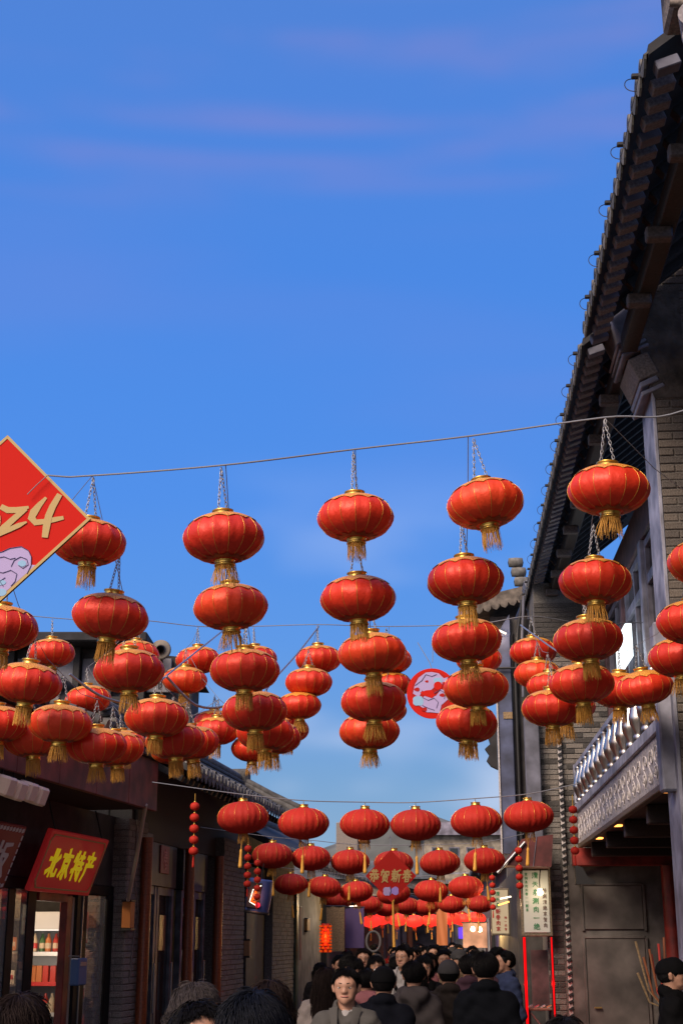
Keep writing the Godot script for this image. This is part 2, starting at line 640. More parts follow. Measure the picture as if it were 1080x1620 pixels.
# the whole figure as one skin: trunk and limbs, then the head and each hand on finer grids
func skin_mesh(pose: String) -> ArrayMesh:
	var deg := 38.0 if pose == "bend" else 0.0
	var mb := MB.new()
	blob(mb, caps(torso_bones(deg, 0.0) + arm_bones(pose, 0.0) + leg_bones(0.0)), 0.018, 0.05)
	var hd := [
		[Vector3(0, 1.600, -0.028), 0.080, Vector3(0, 1.612, 0.012), 0.078],
		[Vector3(0, 1.55, 0.018), 0.058, Vector3(0, 1.525, 0.048), 0.036],
		[Vector3(-0.034, 1.566, 0.042), 0.03, Vector3(-0.03, 1.535, 0.045), 0.026],
		[Vector3(0.034, 1.566, 0.042), 0.03, Vector3(0.03, 1.535, 0.045), 0.026],
		[Vector3(0, 1.600, 0.080), 0.006, Vector3(0, 1.568, 0.095), 0.008],
		[Vector3(-0.010, 1.565, 0.083), 0.0055, Vector3(0.010, 1.565, 0.083), 0.0055],
		[Vector3(-0.04, 1.616, 0.066), 0.012, Vector3(-0.012, 1.612, 0.078), 0.010],
		[Vector3(0.012, 1.612, 0.078), 0.010, Vector3(0.04, 1.616, 0.066), 0.012],
		[Vector3(0, 1.508, 0.062), 0.018, Vector3(0, 1.514, 0.064), 0.016],
		[Vector3(-0.082, 1.568, -0.012), 0.010, Vector3(-0.086, 1.598, -0.018), 0.014],
		[Vector3(0.082, 1.568, -0.012), 0.010, Vector3(0.086, 1.598, -0.018), 0.014],
		[Vector3(0, 1.43, -0.022), 0.056, Vector3(0, 1.54, -0.016), 0.054]]
	var hb := []
	for e in hd:
		hb.append(bone(deg, e[0], e[1], e[2], e[3]))
	var ho := []
	for s in [-1.0, 1.0]:
		ho.append(bone(deg, Vector3(s * 0.023, 1.592, 0.094), 0.007, Vector3(s * 0.042, 1.592, 0.087), 0.007))
	blob(mb, caps(hb), 0.0055, 0.022, caps(ho))
	for s in [-1.0, 1.0]:
		var wr := Vector3(s * 0.212, 0.87, 0.05)
		var fw := Vector3(0, -1, 0.12).normalized()     # along the fingers
		var pn := Vector3(-s, 0, 0)                      # out of the palm
		if pose == "front" and s < 0.0:
			wr = Vector3(-0.03, 1.06, 0.205)
			fw = Vector3(0.93, 0.1, 0.1).normalized()
			pn = Vector3(0.05, 0.1, -1)
		if pose == "bend":
			wr = Vector3(s * 0.10, 1.10, 0.34)
			fw = Vector3(-s * 0.2, -0.2, 1).normalized()
			pn = Vector3(-s, 0, 0)
		pn = (pn - fw * pn.dot(fw)).normalized()
		var sd := fw.cross(pn) * (1.0 if s < 0 else -1.0)   # towards the thumb
		var l := []
		for fi in 4:
			var off := (1.5 - fi) * 0.019
			var ln: float = [0.068, 0.077, 0.071, 0.056][fi]
			var a := wr + fw * 0.085 + sd * off
			var b := a + (fw * 0.85 + pn * 0.5).normalized() * ln * 0.48
			var c := b + (fw * 0.35 + pn * 0.93).normalized() * ln * 0.55
			l.append(bone(deg, wr + fw * 0.012 + sd * off * 0.6, 0.015, a, 0.0115))
			l.append(bone(deg, a, 0.0095, b, 0.0085))
			l.append(bone(deg, b, 0.0085, c, 0.007))
		var t0 := wr + fw * 0.028 + sd * 0.026
		var t1 := t0 + (sd * 0.75 + fw * 0.6 + pn * 0.35).normalized() * 0.042
		l.append(bone(deg, t0, 0.014, t1, 0.011))
		l.append(bone(deg, t1, 0.0105, t1 + (fw * 0.8 + pn * 0.6).normalized() * 0.03, 0.008))
		blob(mb, caps(l), 0.0052, 0.008)
	return mb.mesh()


func top_mesh(kind: String, pose: String) -> ArrayMesh:
	var deg := 38.0 if pose == "bend" else 0.0
	var mb := MB.new()
	var fat := 0.022 if kind != "shirt" else 0.012
	var l := torso_bones(deg, fat) + arm_bones(pose, fat)
	if kind == "shirt":
		l = torso_bones(deg, fat)
	var holes := [bone(deg, Vector3(0, 1.50, 0.0), 0.062, Vector3(0, 1.60, 0.02), 0.09)]
	var cuts := [[Vector3(0, -1, 0), -0.84]]
	if kind == "coat":
		for s in [-1.0, 1.0]:
			l.append([Vector3(s * 0.07, 0.95, 0), 0.125, Vector3(s * 0.09, 0.55, 0), 0.14])
		cuts = [[Vector3(0, -1, 0), -0.55]]
	if kind == "hoodie":
		l += [bone(deg, Vector3(-0.095, 1.475, 0.0), 0.03, Vector3(-0.06, 1.46, -0.10), 0.045), bone(deg, Vector3(0.095, 1.475, 0.0), 0.03, Vector3(0.06, 1.46, -0.10), 0.045), bone(deg, Vector3(-0.06, 1.44, -0.11), 0.048, Vector3(0.06, 1.44, -0.11), 0.048), bone(deg, Vector3(0, 1.36, -0.12), 0.05, Vector3(0, 1.43, -0.12), 0.05)]
	elif kind != "shirt":
		for i in 8:
			var a := TAU * (i + 0.5) / 8.0
			var b := TAU * (i + 1.5) / 8.0
			if kind == "open" and (i == 1 or i == 7 or i == 0) :
				continue
			l.append(bone(deg, Vector3(sin(a) * 0.07, 1.468 - cos(a) * 0.022, cos(a) * 0.066 - 0.018), 0.017, Vector3(sin(b) * 0.07, 1.468 - cos(b) * 0.022, cos(b) * 0.066 - 0.018), 0.017))
	if kind == "open":
		holes.append(bone(deg, Vector3(0, 1.50, 0.10), 0.082, Vector3(0, 1.36, 0.17), 0.06))
		holes.append(bone(deg, Vector3(0, 1.36, 0.17), 0.06, Vector3(0, 1.18, 0.185), 0.035))
	blob(mb, caps(l), 0.0125, 0.05, caps(holes), cuts, 0.0055 if kind != "shirt" else 0.0)
	return mb.mesh()


# hair as many fine locks that lie along the skull, over a thin cap of the same hair
func hair_mesh(kind: String, pose: String) -> ArrayMesh:
	var deg := 38.0 if pose == "bend" else 0.0
	var mb := MB.new()
	if kind == "cap":
		var cl := [[Vector3(0, 1.612, -0.03), 0.096, Vector3(0, 1.626, 0.008), 0.09], [Vector3(-0.055, 1.617, 0.10), 0.010, Vector3(0.055, 1.617, 0.10), 0.010], [Vector3(-0.045, 1.612, 0.135), 0.008, Vector3(0.045, 1.612, 0.135), 0.008], [Vector3(-0.03, 1.608, 0.16), 0.007, Vector3(0.03, 1.608, 0.16), 0.007]]
		return blob(mb, caps(cl), 0.0065, 0.028, PackedFloat32Array(), [[Vector3(0, -1, 0.0), -1.598]]).mesh()
	var r := RandomNumberGenerator.new()
	r.seed = hash(kind)
	var c := Vector3(0, 1.606, -0.012)
	var ra := Vector3(0.087, 0.096, 0.100)
	# skull cap under the locks
	var under := caps([bone(deg, Vector3(0, 1.603, -0.030), 0.0865, Vector3(0, 1.616, 0.004), 0.082)])
	var ho := caps([bone(deg, Vector3(0, 1.605, 0.125), 0.085, Vector3(0, 1.49, 0.09), 0.09), bone(deg, Vector3(-0.10, 1.57, 0.01), 0.03, Vector3(-0.10, 1.52, 0.02), 0.05), bone(deg, Vector3(0.10, 1.57, 0.01), 0.03, Vector3(0.10, 1.52, 0.02), 0.05)])
	blob(mb, under, 0.0075, 0.02, ho, [[Vector3(0, -1, 0), -1.535]] if deg == 0.0 else [])
	var n := 2600
	for i in n:
		if kind == "undercap" and i % 2:
			continue
		var az := r.randf() * TAU
		var front := 0.5 + 0.5 * cos(az)
		var side := absf(sin(az))
		var lim := lerpf(2.02, 0.86, front) - 0.12 * side * front
		if kind in ["bob", "long"]:
			lim = lerpf(2.0, 1.12, pow(front, 1.6))
		lim += 0.10 * sin(az * 9.0 + 1.0) * front + r.randf_range(-0.16, 0.06) * front
		var th := sqrt(r.randf()) * lim * 0.92
		if kind == "undercap":
			if lim < 1.5:
				continue
			th = r.randf_range(1.42, lim)
			lim = minf(lim, 1.95)
		var ln := r.randf_range(0.32, 0.6)
		if kind == "short" and front > 0.75:
			ln *= 0.7
		var lift := r.randf_range(0.001, 0.006) + 0.006 * maxf(0.0, sin(az * 7.0 + th * 4.0) * sin(az * 3.0 + th * 9.0))
		if kind == "undercap":
			lift = 0.001
		elif i % 26 == 0:
			lift += r.randf_range(0.004, 0.012)
		var swirl := r.randf_range(-0.35, 0.35) + 0.25
		var pts := []
		for k in 4:
			var f := k / 3.0
			var t2 := minf(th + ln * f, lim + 0.12)
			var a2 := az + swirl * f * 0.5
			var l2 := lift + 0.004 * sin(f * PI) + (0.004 if k == 3 else 0.0) + 0.014 * pow(front, 3.0) * f
			var d := Vector3(sin(t2) * sin(a2), cos(t2), sin(t2) * cos(a2))
			pts.append(bent(c + d * (ra + Vector3.ONE * l2), deg))
		if kind in ["bob", "long"] and th > 1.0 and front < 0.7:
			# long hair leaves the skull and falls
			var last: Vector3 = pts[3]
			var drop := r.randf_range(0.05, 0.10) if kind == "bob" else r.randf_range(0.18, 0.42)
			var out := Vector3(sin(az), 0, cos(az)) * r.randf_range(-0.01, 0.02)
			pts[2] = last + Vector3(0, -0.02, 0) + out * 0.3
			pts[3] = last + Vector3(r.randf_range(-0.012, 0.012), -drop * 0.5, -0.02) + out
			pts.append(last + Vector3(r.randf_range(-0.02, 0.02), -drop, -0.035 if kind == "long" else -0.005) + out * 0.6)
		mb.tube(pts, 0.0023, 0.0009, 3)
	return mb.mesh()


func face_mesh(what: String) -> ArrayMesh:
	var mb := MB.new()
	match what:
		"eye":
			mb.lathe([Vector2(0, -0.0105), Vector2(0.007, -0.0078), Vector2(0.0105, 0), Vector2(0.007, 0.0078), Vector2(0, 0.0105)], 10)
		"brow":
			mb.tube([Vector3(-0.048, 1.612, 0.076), Vector3(-0.034, 1.620, 0.084), Vector3(-0.016, 1.616, 0.092)], 0.0032, 0.0042, 5)
			mb.tube([Vector3(0.016, 1.616, 0.092), Vector3(0.034, 1.620, 0.084), Vector3(0.048, 1.612, 0.076)], 0.0042, 0.0032, 5)
		"lips":
			mb.tube([Vector3(-0.024, 1.537, 0.078), Vector3(-0.01, 1.536, 0.088), Vector3(0.01, 1.536, 0.088), Vector3(0.024, 1.537, 0.078)], 0.0045, 0.0045, 5)
		"mask":
			blob(mb, caps([[Vector3(0, 1.556, 0.026), 0.066, Vector3(0, 1.525, 0.052), 0.046], [Vector3(0, 1.566, 0.094), 0.012, Vector3(0, 1.555, 0.094), 0.012]]), 0.007, 0.02, PackedFloat32Array(), [[Vector3(0, 1, 0), 1.582], [Vector3(0, 0, -1), -0.02]])
	return mb.mesh()


func cached(key: String, make: Callable) -> Mesh:
	if not body_parts.has(key):
		body_parts[key] = make.call()
	return body_parts[key]


# opt: pose, top, hair, colours, h (height), yaw (0 looks at +z)
func person(label: String, x: float, d: float, h: float, yaw: float, top: String, top_c: Material, hair: String, hair_c: Material, opt := {}) -> Node3D:
	var o := thing("person", label, "person", Vector3(x, 0.012, -d), 0.0, "people walking in the lane")
	o.rotation.y = deg_to_rad(yaw)
	o.scale = Vector3.ONE * (h / 1.708)
	var pose: String = opt.get("pose", "stand")
	var deg := 38.0 if pose == "bend" else 0.0
	obj("body", cached("skin_" + pose, skin_mesh.bind(pose)), opt.get("skin", M.skin), o)
	obj("trousers", cached("trousers", func(): return blob(MB.new(), caps(leg_bones(0.018) + [[Vector3(-0.075, 0.93, 0), 0.115, Vector3(0.075, 0.93, 0), 0.115]]), 0.018, 0.04, PackedFloat32Array(), [[Vector3(0, -1, 0), -0.09]]).mesh()), opt.get("legs", M.cloth_black), o)
	for s in [-1.0, 1.0]:
		var f: float = 0.10 if s > 0 else -0.09
		obj("shoe", cached("shoe_%d" % int(s), func(): return blob(MB.new(), caps([[Vector3(s * 0.105, 0.05, f - 0.05), 0.045, Vector3(s * 0.11, 0.036, f + 0.12), 0.036], [Vector3(s * 0.105, 0.09, f - 0.02), 0.05, Vector3(s * 0.105, 0.05, f), 0.05]]), 0.013, 0.03, PackedFloat32Array(), [[Vector3(0, -1, 0), 0.0]]).mesh()), M.cloth_dark, o)
	obj({"jacket": "jacket", "coat": "coat", "hoodie": "hoodie", "open": "jacket"}[top], cached("top_%s_%s" % [top, pose], top_mesh.bind(top, pose)), top_c, o)
	if top == "open" and pose != "bend":
		for s in [-1.0, 1.0]:
			var g := []
			for r in 6:
				var f := r / 5.0
				var p := Vector3(s * lerpf(0.05, 0.035, f), lerpf(1.475, 1.20, f), lerpf(0.055, 0.158, sin(f * PI * 0.5)))
				var q := p + Vector3(s * (0.058 - 0.045 * f), -0.012 + 0.008 * f, -0.016)
				g.append([p, p.lerp(q, 0.5) + Vector3(0, 0, 0.007), q] if s > 0 else [q, p.lerp(q, 0.5) + Vector3(0, 0, 0.007), p])
			g.reverse()
			obj("lapel", MB.new().sheet(g), top_c, o)
	if top == "open":
		obj("shirt", cached("shirt_" + pose, top_mesh.bind("shirt", pose)), opt.get("shirt", M.cloth_white), o)
	obj("cap" if hair == "cap" else "hair", cached("hair_%s_%s" % [hair, pose], hair_mesh.bind(hair, pose)), hair_c, o)
	if hair == "cap":
		obj("hair", cached("hair_undercap_" + pose, hair_mesh.bind("undercap", pose)), M.hair_black, o)
	if pose != "bend" and absf(wrapf(yaw, -180, 180)) < 110.0:
		for s in [-1.0, 1.0]:
			var e := obj("eye", cached("eye", face_mesh.bind("eye")), M.eye_white, o, Vector3(s * 0.032, 1.592, 0.0755), Basis().scaled(Vector3(1.15, 0.8, 0.8)))
			obj("iris", cached("iris", func(): return MB.new().lathe([Vector2(0, -0.0055), Vector2(0.004, -0.004), Vector2(0.0056, 0), Vector2(0.004, 0.004), Vector2(0, 0.0055)], 8).mesh()), M.hair_black, e, Vector3(0, 0, 0.0072))
		obj("eyebrows", cached("brow", face_mesh.bind("brow")), M.hair_black, o)
		if opt.get("mask", false):
			obj("face_mask", cached("mask", face_mesh.bind("mask")), M.mask_white, o)
		else:
			obj("lips", cached("lips", face_mesh.bind("lips")), M.lips, o)
	return o


# ---------------------------------------------------------------- lanterns

# unit lantern: greatest width 1, centre at the origin
func lantern_profile(flat: float, ring: float) -> Array:
	var p := []
	for i in 21:
		var a := -PI / 2 + PI * i / 20.0
		var r := pow(maxf(cos(a), 0.0), 0.82) * 0.5
		var y := signf(sin(a)) * pow(absf(sin(a)), 1.06) * flat
		p.append(Vector2(maxf(r, ring), y))
	# the cloth ends at the rings
	var q := []
	for v in p:
		if v.x > ring + 0.002 or q.is_empty():
			q.append(v)
	q.append(Vector2(ring, q[q.size() - 1].y + 0.012))
	q[0] = Vector2(ring, q[1].y - 0.012)
	return q


func prof_at(prof: Array, f: float) -> Vector2:
	var x := f * (prof.size() - 1)
	var i := mini(int(x), prof.size() - 2)
	return prof[i].lerp(prof[i + 1], x - i)


func lantern_globe(prof: Array, ribs: int, seed_: int) -> ArrayMesh:
	var nz := FastNoiseLite.new()
	nz.seed = seed_
	nz.frequency = 1.4
	return MB.new().lathe(prof, ribs * 6, Transform3D(), func(a: float, y: float):
		var g := absf(sin(a * ribs * 0.5))
		return 1.0 - 0.022 * g * g + 0.024 * nz.get_noise_3d(sin(a) * 2.0, y * 2.4, cos(a) * 2.0) + 0.006 * nz.get_noise_3d(sin(a) * 9.0, y * 3.0, cos(a) * 9.0)).mesh()


func rib_mesh(prof: Array, ribs: int, f0: float, f1: float, r: float) -> ArrayMesh:
	var mb := MB.new()
	for k in ribs:
		var a := TAU * k / ribs
		var pts := []
		for i in 13:
			var p := prof_at(prof, lerpf(f0, f1, i / 12.0))
			pts.append(Vector3(sin(a) * (p.x + 0.002), p.y, cos(a) * (p.x + 0.002)))
		mb.tube(pts, r, r, 5)
	return mb.mesh()


# scalloped collar of gold print on the cloth, from the ring outwards
func collar_mesh(prof: Array, from: float, to: float, lobes: int, dip: float) -> ArrayMesh:
	var mb := MB.new()
	var g := []
	for r in 7:
		var row := []
		for c in lobes * 8 + 1:
			var a := TAU * (c % (lobes * 8)) / (lobes * 8.0)
			var lobe := absf(cos(a * lobes * 0.5)) * dip
			var p := prof_at(prof, lerpf(to, from, r / 6.0) + (lobe * (1.0 - r / 6.0)) * signf(from - to))
			var w := p.x + 0.007
			row.append(Vector3(sin(a) * w, p.y + 0.006 * signf(from - to), cos(a) * w))
		g.append(row)
	if from < to:
		g.reverse()
	mb.sheet(g, true)
	return mb.mesh()


func fringe_mesh(seed_: int, ring: float, length: float, strands: int, spread: float) -> ArrayMesh:
	var r := RandomNumberGenerator.new()
	r.seed = seed_
	var mb := MB.new()
	for i in strands:
		var a := TAU * i / strands + r.randf_range(-0.05, 0.05)
		var rr := ring * r.randf_range(0.8, 1.0)
		var p := Vector3(sin(a) * rr, 0, cos(a) * rr)
		var L := length * r.randf_range(0.7, 1.05)
		var o := Vector3(sin(a), 0, cos(a)) * spread * r.randf_range(0.0, 1.0) + Vector3(r.randf_range(-1, 1), 0, r.randf_range(-1, 1)) * spread * 0.5
		mb.tube([p, p + o * 0.45 + Vector3(0, -L * 0.5, 0), p + o * 0.75 + Vector3(r.randf_range(-1, 1) * 0.008, -L, r.randf_range(-1, 1) * 0.008)], 0.0042, 0.0022, 3)
	return mb.mesh()


func chain_mesh(length: float, from_ring: float, two := true) -> ArrayMesh:
	# links from the cap ring up to one point above the centre
	var mb := MB.new()
	var top := Vector3(0, length, 0)
	for s in ([-1.0, 1.0] if two else [1.0]):
		var a := Vector3(s * from_ring, 0, 0)
		var n := int((top - a).length() / 0.05) + 1
		var d := (top - a) / n
		for i in n:
			var c := a + d * (i + 0.5)
			var up := d.normalized()
			var side := Vector3(0, 0, 1) if i % 2 == 0 else up.cross(Vector3(0, 0, 1)).normalized()
			var pts := []
			for k in 9:
				var w := TAU * k / 8.0
				pts.append(c + up * cos(w) * 0.034 + side * sin(w) * 0.016)
			mb.tube(pts, 0.005, 0.005, 4)
	return mb.mesh()


var lan := {}


func ornate(key: String, variant: int, chain: float, label: String, at: Vector3, w: float, tilt: float, group: String) -> Node3D:
	var o := thing("red_lantern", label, "lantern", at, 0.0, group)
	o.scale = Vector3.ONE * w
	o.rotation = Vector3(deg_to_rad(rng.randf_range(-4, 4)), rng.randf() * TAU, 0)
	o.basis = Basis(Vector3(0, 0, 1), deg_to_rad(tilt + rng.randf_range(-3.5, 3.5))) * o.basis
	var prof: Array = lan.prof
	var top: float = prof[prof.size() - 1].y
	obj("globe", lan["globe_%d" % (variant % 5)], [M.satin, M.satin_deep, M.satin, M.satin_bright][variant % 4], o)
	obj("gold_piping", lan.ribs, M.gold_thread, o)
	obj("gold_collar", lan.collar, M.gold_print, o)
	obj("lower_print", lan.lower, M.faded_print, o)
	obj("cap_ring", lan.cap, M.gold, o)
	obj("base_ring", lan.base, M.gold, o)
	obj("fringe", lan["fringe_%d" % (variant % 3)], M.fringe, o)
	var ck := "chain_%d" % int(round(chain * 20.0))
	if not lan.has(ck):
		lan[ck] = chain_mesh(chain, 0.09)
	obj("chain", lan[ck], M.steel, o, Vector3(0, top + 0.05, 0))
	return o


func plain(variant: int, label: String, at: Vector3, w: float, tilt: float, group: String, lit := false) -> Node3D:
	var o := thing("plain_lantern", label, "lantern", at, 0.0, group)
	o.scale = Vector3.ONE * w
	o.rotation = Vector3(deg_to_rad(rng.randf_range(-4, 4)), rng.randf() * TAU, 0)
	o.basis = Basis(Vector3(0, 0, 1), deg_to_rad(tilt + rng.randf_range(-3.5, 3.5))) * o.basis
	obj("globe", lan["plain_globe_%d" % (variant % 2)], M.red_lit if lit else (M.red_cloth if variant % 3 else M.red_cloth_dull), o)
	obj("gold_piping", lan.plain_ribs, M.gold_thread, o)
	obj("cap_ring", lan.plain_cap, M.gold, o)
	obj("hanger", lan.hanger, M.steel, o)
	obj("tassel_skirt", lan["skirt_%d" % (variant % 2)], M.fringe, o)
	var t := obj("tassel", lan["tassel_%d" % (variant % 2)], M.fringe, o)
	t.rotation = Vector3(rng.randf_range(-0.1, 0.1), 0, rng.randf_range(-0.1, 0.1))
	return o


func lantern_shapes() -> void:
	var prof := lantern_profile(0.29, 0.115)
	lan.prof = prof
	var top: float = prof[prof.size() - 1].y
	for k in 5:
		lan["globe_%d" % k] = lantern_globe(prof, 16, 5 + k)
	for k in 3:
		lan["fringe_%d" % k] = shift(fringe_mesh(20 + k, 0.115, [0.28, 0.26, 0.23][k], 95, [0.03, 0.08, 0.02][k]), Vector3(0, -top - 0.06, 0))
	lan.ribs = rib_mesh(prof, 16, 0.05, 0.95, 0.0031)
	lan.collar = collar_mesh(prof, 0.965, 0.695, 12, 0.06)
	lan.lower = collar_mesh(prof, 0.035, 0.13, 12, 0.05)
	lan.cap = MB.new().lathe([Vector2(0.0, top - 0.005), Vector2(0.125, top - 0.005), Vector2(0.132, top + 0.004), Vector2(0.122, top + 0.012), Vector2(0.122, top + 0.045), Vector2(0.134, top + 0.052), Vector2(0.134, top + 0.066), Vector2(0.118, top + 0.07), Vector2(0.10, top + 0.05), Vector2(0.0, top + 0.05)], 32).mesh()
	lan.base = MB.new().lathe([Vector2(0.0, -top - 0.05), Vector2(0.112, -top - 0.07), Vector2(0.126, -top - 0.066), Vector2(0.126, -top - 0.05), Vector2(0.118, -top - 0.045), Vector2(0.118, -top - 0.012), Vector2(0.13, -top - 0.004), Vector2(0.122, -top + 0.006), Vector2(0.0, -top + 0.006)], 32).mesh()
	var pp := lantern_profile(0.30, 0.09)
	var pt: float = pp[pp.size() - 1].y
	for k in 2:
		lan["plain_globe_%d" % k] = lantern_globe(pp, 24, 31 + k)
		lan["skirt_%d" % k] = shift(fringe_mesh(50 + k, 0.095, 0.20, 40, [0.05, 0.02][k]), Vector3(0, -pt + 0.01, 0))
		var mb := MB.new()
		mb.tube([Vector3(0, -pt - 0.1, 0), Vector3(0.004, -pt - 0.3, 0)], 0.008, 0.008, 5)
		mb.lathe([Vector2(0, -pt - 0.64), Vector2(0.034, -pt - 0.64), Vector2(0.038, -pt - 0.60), Vector2(0.024, -pt - 0.36), Vector2(0.03, -pt - 0.33), Vector2(0.018, -pt - 0.29), Vector2(0, -pt - 0.29)], 10)
		lan["tassel_%d" % k] = mb.mesh()
	lan.plain_ribs = rib_mesh(pp, 12, 0.40, 0.86, 0.0026)
	lan.plain_cap = MB.new().lathe([Vector2(0, pt - 0.005), Vector2(0.10, pt - 0.005), Vector2(0.104, pt + 0.004), Vector2(0.088, pt + 0.012), Vector2(0.088, pt + 0.05), Vector2(0.098, pt + 0.056), Vector2(0, pt + 0.06)], 24).mesh()
	lan.hanger = MB.new().tube([Vector3(0, pt + 0.05, 0), Vector3(0, pt + 0.13, 0)], 0.008, 0.008, 5).mesh()


func shift(m: ArrayMesh, by: Vector3) -> ArrayMesh:
	var a := m.surface_get_arrays(0)
	var v: PackedVector3Array = a[Mesh.ARRAY_VERTEX]
	for i in v.size():
		v[i] += by
	a[Mesh.ARRAY_VERTEX] = v
	var o := ArrayMesh.new()
	o.add_surface_from_arrays(Mesh.PRIMITIVE_TRIANGLES, a)
	return o


func cable(pts: Array, r: float, label: String, mat_: Material, sag := 0.0) -> void:
	# smooth curve through the points
	var c := []
	for i in pts.size() - 1:
		for k in 8:
			var f := k / 8.0
			var p0: Vector3 = pts[maxi(i - 1, 0)]
			var p3: Vector3 = pts[mini(i + 2, pts.size() - 1)]
			c.append(pts[i].cubic_interpolate(pts[i + 1], p0, p3, f) - Vector3(0, sag * 4.0 * f * (1.0 - f), 0))
	c.append(pts[pts.size() - 1])
	tag(obj("cable", MB.new().tube(c, r, r, 5), mat_), label, "cable", "cables across the lane")


const ORD := ["first", "second", "third", "fourth", "fifth", "sixth", "seventh", "eighth", "ninth", "tenth"]

# rows of lanterns: x, y, z of the globe's centre, its width, its lean
const ORNATE := {
	"A": [[-1.64, 4.36, -8.70, 0.485, 0], [-0.74, 4.31, -8.42, 0.514, 0], [0.09, 4.49, -8.57, 0.493, 0], [0.92, 4.56, -8.50, 0.498, 12], [1.68, 4.60, -8.33, 0.514, 0]],
	"B": [[-2.28, 3.89, -9.15, 0.496, 0], [-1.53, 3.94, -9.02, 0.507, 0], [-0.74, 4.02, -9.08, 0.499, 0], [0.11, 4.06, -9.01, 0.504, 0], [0.82, 4.16, -8.93, 0.510, -3], [1.71, 4.20, -9.11, 0.491, 0], [2.44, 4.32, -9.05, 0.493, 0]],
	"C": [[-2.26, 3.66, -9.95, 0.492, 0], [-1.51, 3.72, -9.80, 0.504, 0], [-0.69, 3.73, -9.83, 0.501, 0], [0.22, 3.86, -9.86, 0.495, 4], [0.89, 3.93, -9.74, 0.504, 0], [1.76, 3.94, -9.77, 0.501, 0], [2.50, 4.06, -9.73, 0.501, 0]],
	"D": [[-2.13, 3.46, -10.56, 0.484, 0], [-1.40, 3.50, -10.54, 0.484, 0], [-0.65, 3.53, -10.42, 0.494, 0], [0.24, 3.60, -10.40, 0.494, 0], [1.01, 3.70, -10.37, 0.494, 2], [1.80, 3.73, -10.36, 0.494, 0], [2.56, 3.93, -10.37, 0.487, 0]],
	"E": [[-2.67, 3.49, -10.81, 0.471, 0], [-2.46, 3.42, -11.15, 0.468, 0], [-1.90, 3.33, -10.86, 0.471, 0], [-1.30, 3.38, -10.93, 0.465, 4], [-0.60, 3.45, -10.99, 0.459, 0], [0.22, 3.46, -10.98, 0.478, 0], [0.98, 3.52, -10.90, 0.484, 0], [1.65, 3.63, -10.90, 0.478, 0], [2.40, 3.80, -10.95, 0.459, 5]],
	"G": [[-1.88, 3.41, -11.68, 0.475, 6], [-1.26, 3.47, -11.76, 0.468, 6], [-0.57, 3.52, -11.74, 0.468, 0], [0.24, 3.58, -11.73, 0.468, 0], [1.09, 3.62, -11.81, 0.461, 0], [1.88, 3.76, -11.58, 0.475, 0], [2.26, 3.83, -11.25, 0.475, -4]],
	"F": [[-3.13, 4.85, -14.82, 0.506, 0], [-2.23, 4.85, -14.90, 0.501, 0], [-1.57, 4.82, -15.06, 0.492, 0], [-0.95, 4.84, -15.13, 0.488, 0], [-0.25, 4.80, -14.91, 0.501, 0], [0.52, 4.80, -14.99, 0.497, 0], [1.48, 4.79, -14.84, 0.506, 0], [2.06, 4.85, -14.75, 0.510, 0]],
	"H": [[-2.66, 4.30, -14.55, 0.485, 3], [-1.66, 4.52, -14.63, 0.476, 0], [-0.34, 4.45, -14.36, 0.494, 0], [0.54, 4.54, -15.04, 0.455, 0], [1.47, 4.45, -14.58, 0.481, 0], [2.04, 4.53, -14.34, 0.494, 0]],
	"I": [[-2.26, 3.83, -14.51, 0.459, 10], [-1.29, 3.95, -14.40, 0.464, -3], [-0.44, 4.20, -14.33, 0.464, 5], [0.47, 4.21, -14.72, 0.442, 0], [2.09, 4.32, -13.85, 0.472, 0]],
	"J": [[-1.37, 4.12, -14.95, 0.442, 0], [-0.57, 4.01, -14.74, 0.459, -3], [-1.72, 3.74, -14.3, 0.45, 4], [-0.92, 3.78, -14.5, 0.45, -2]],
}
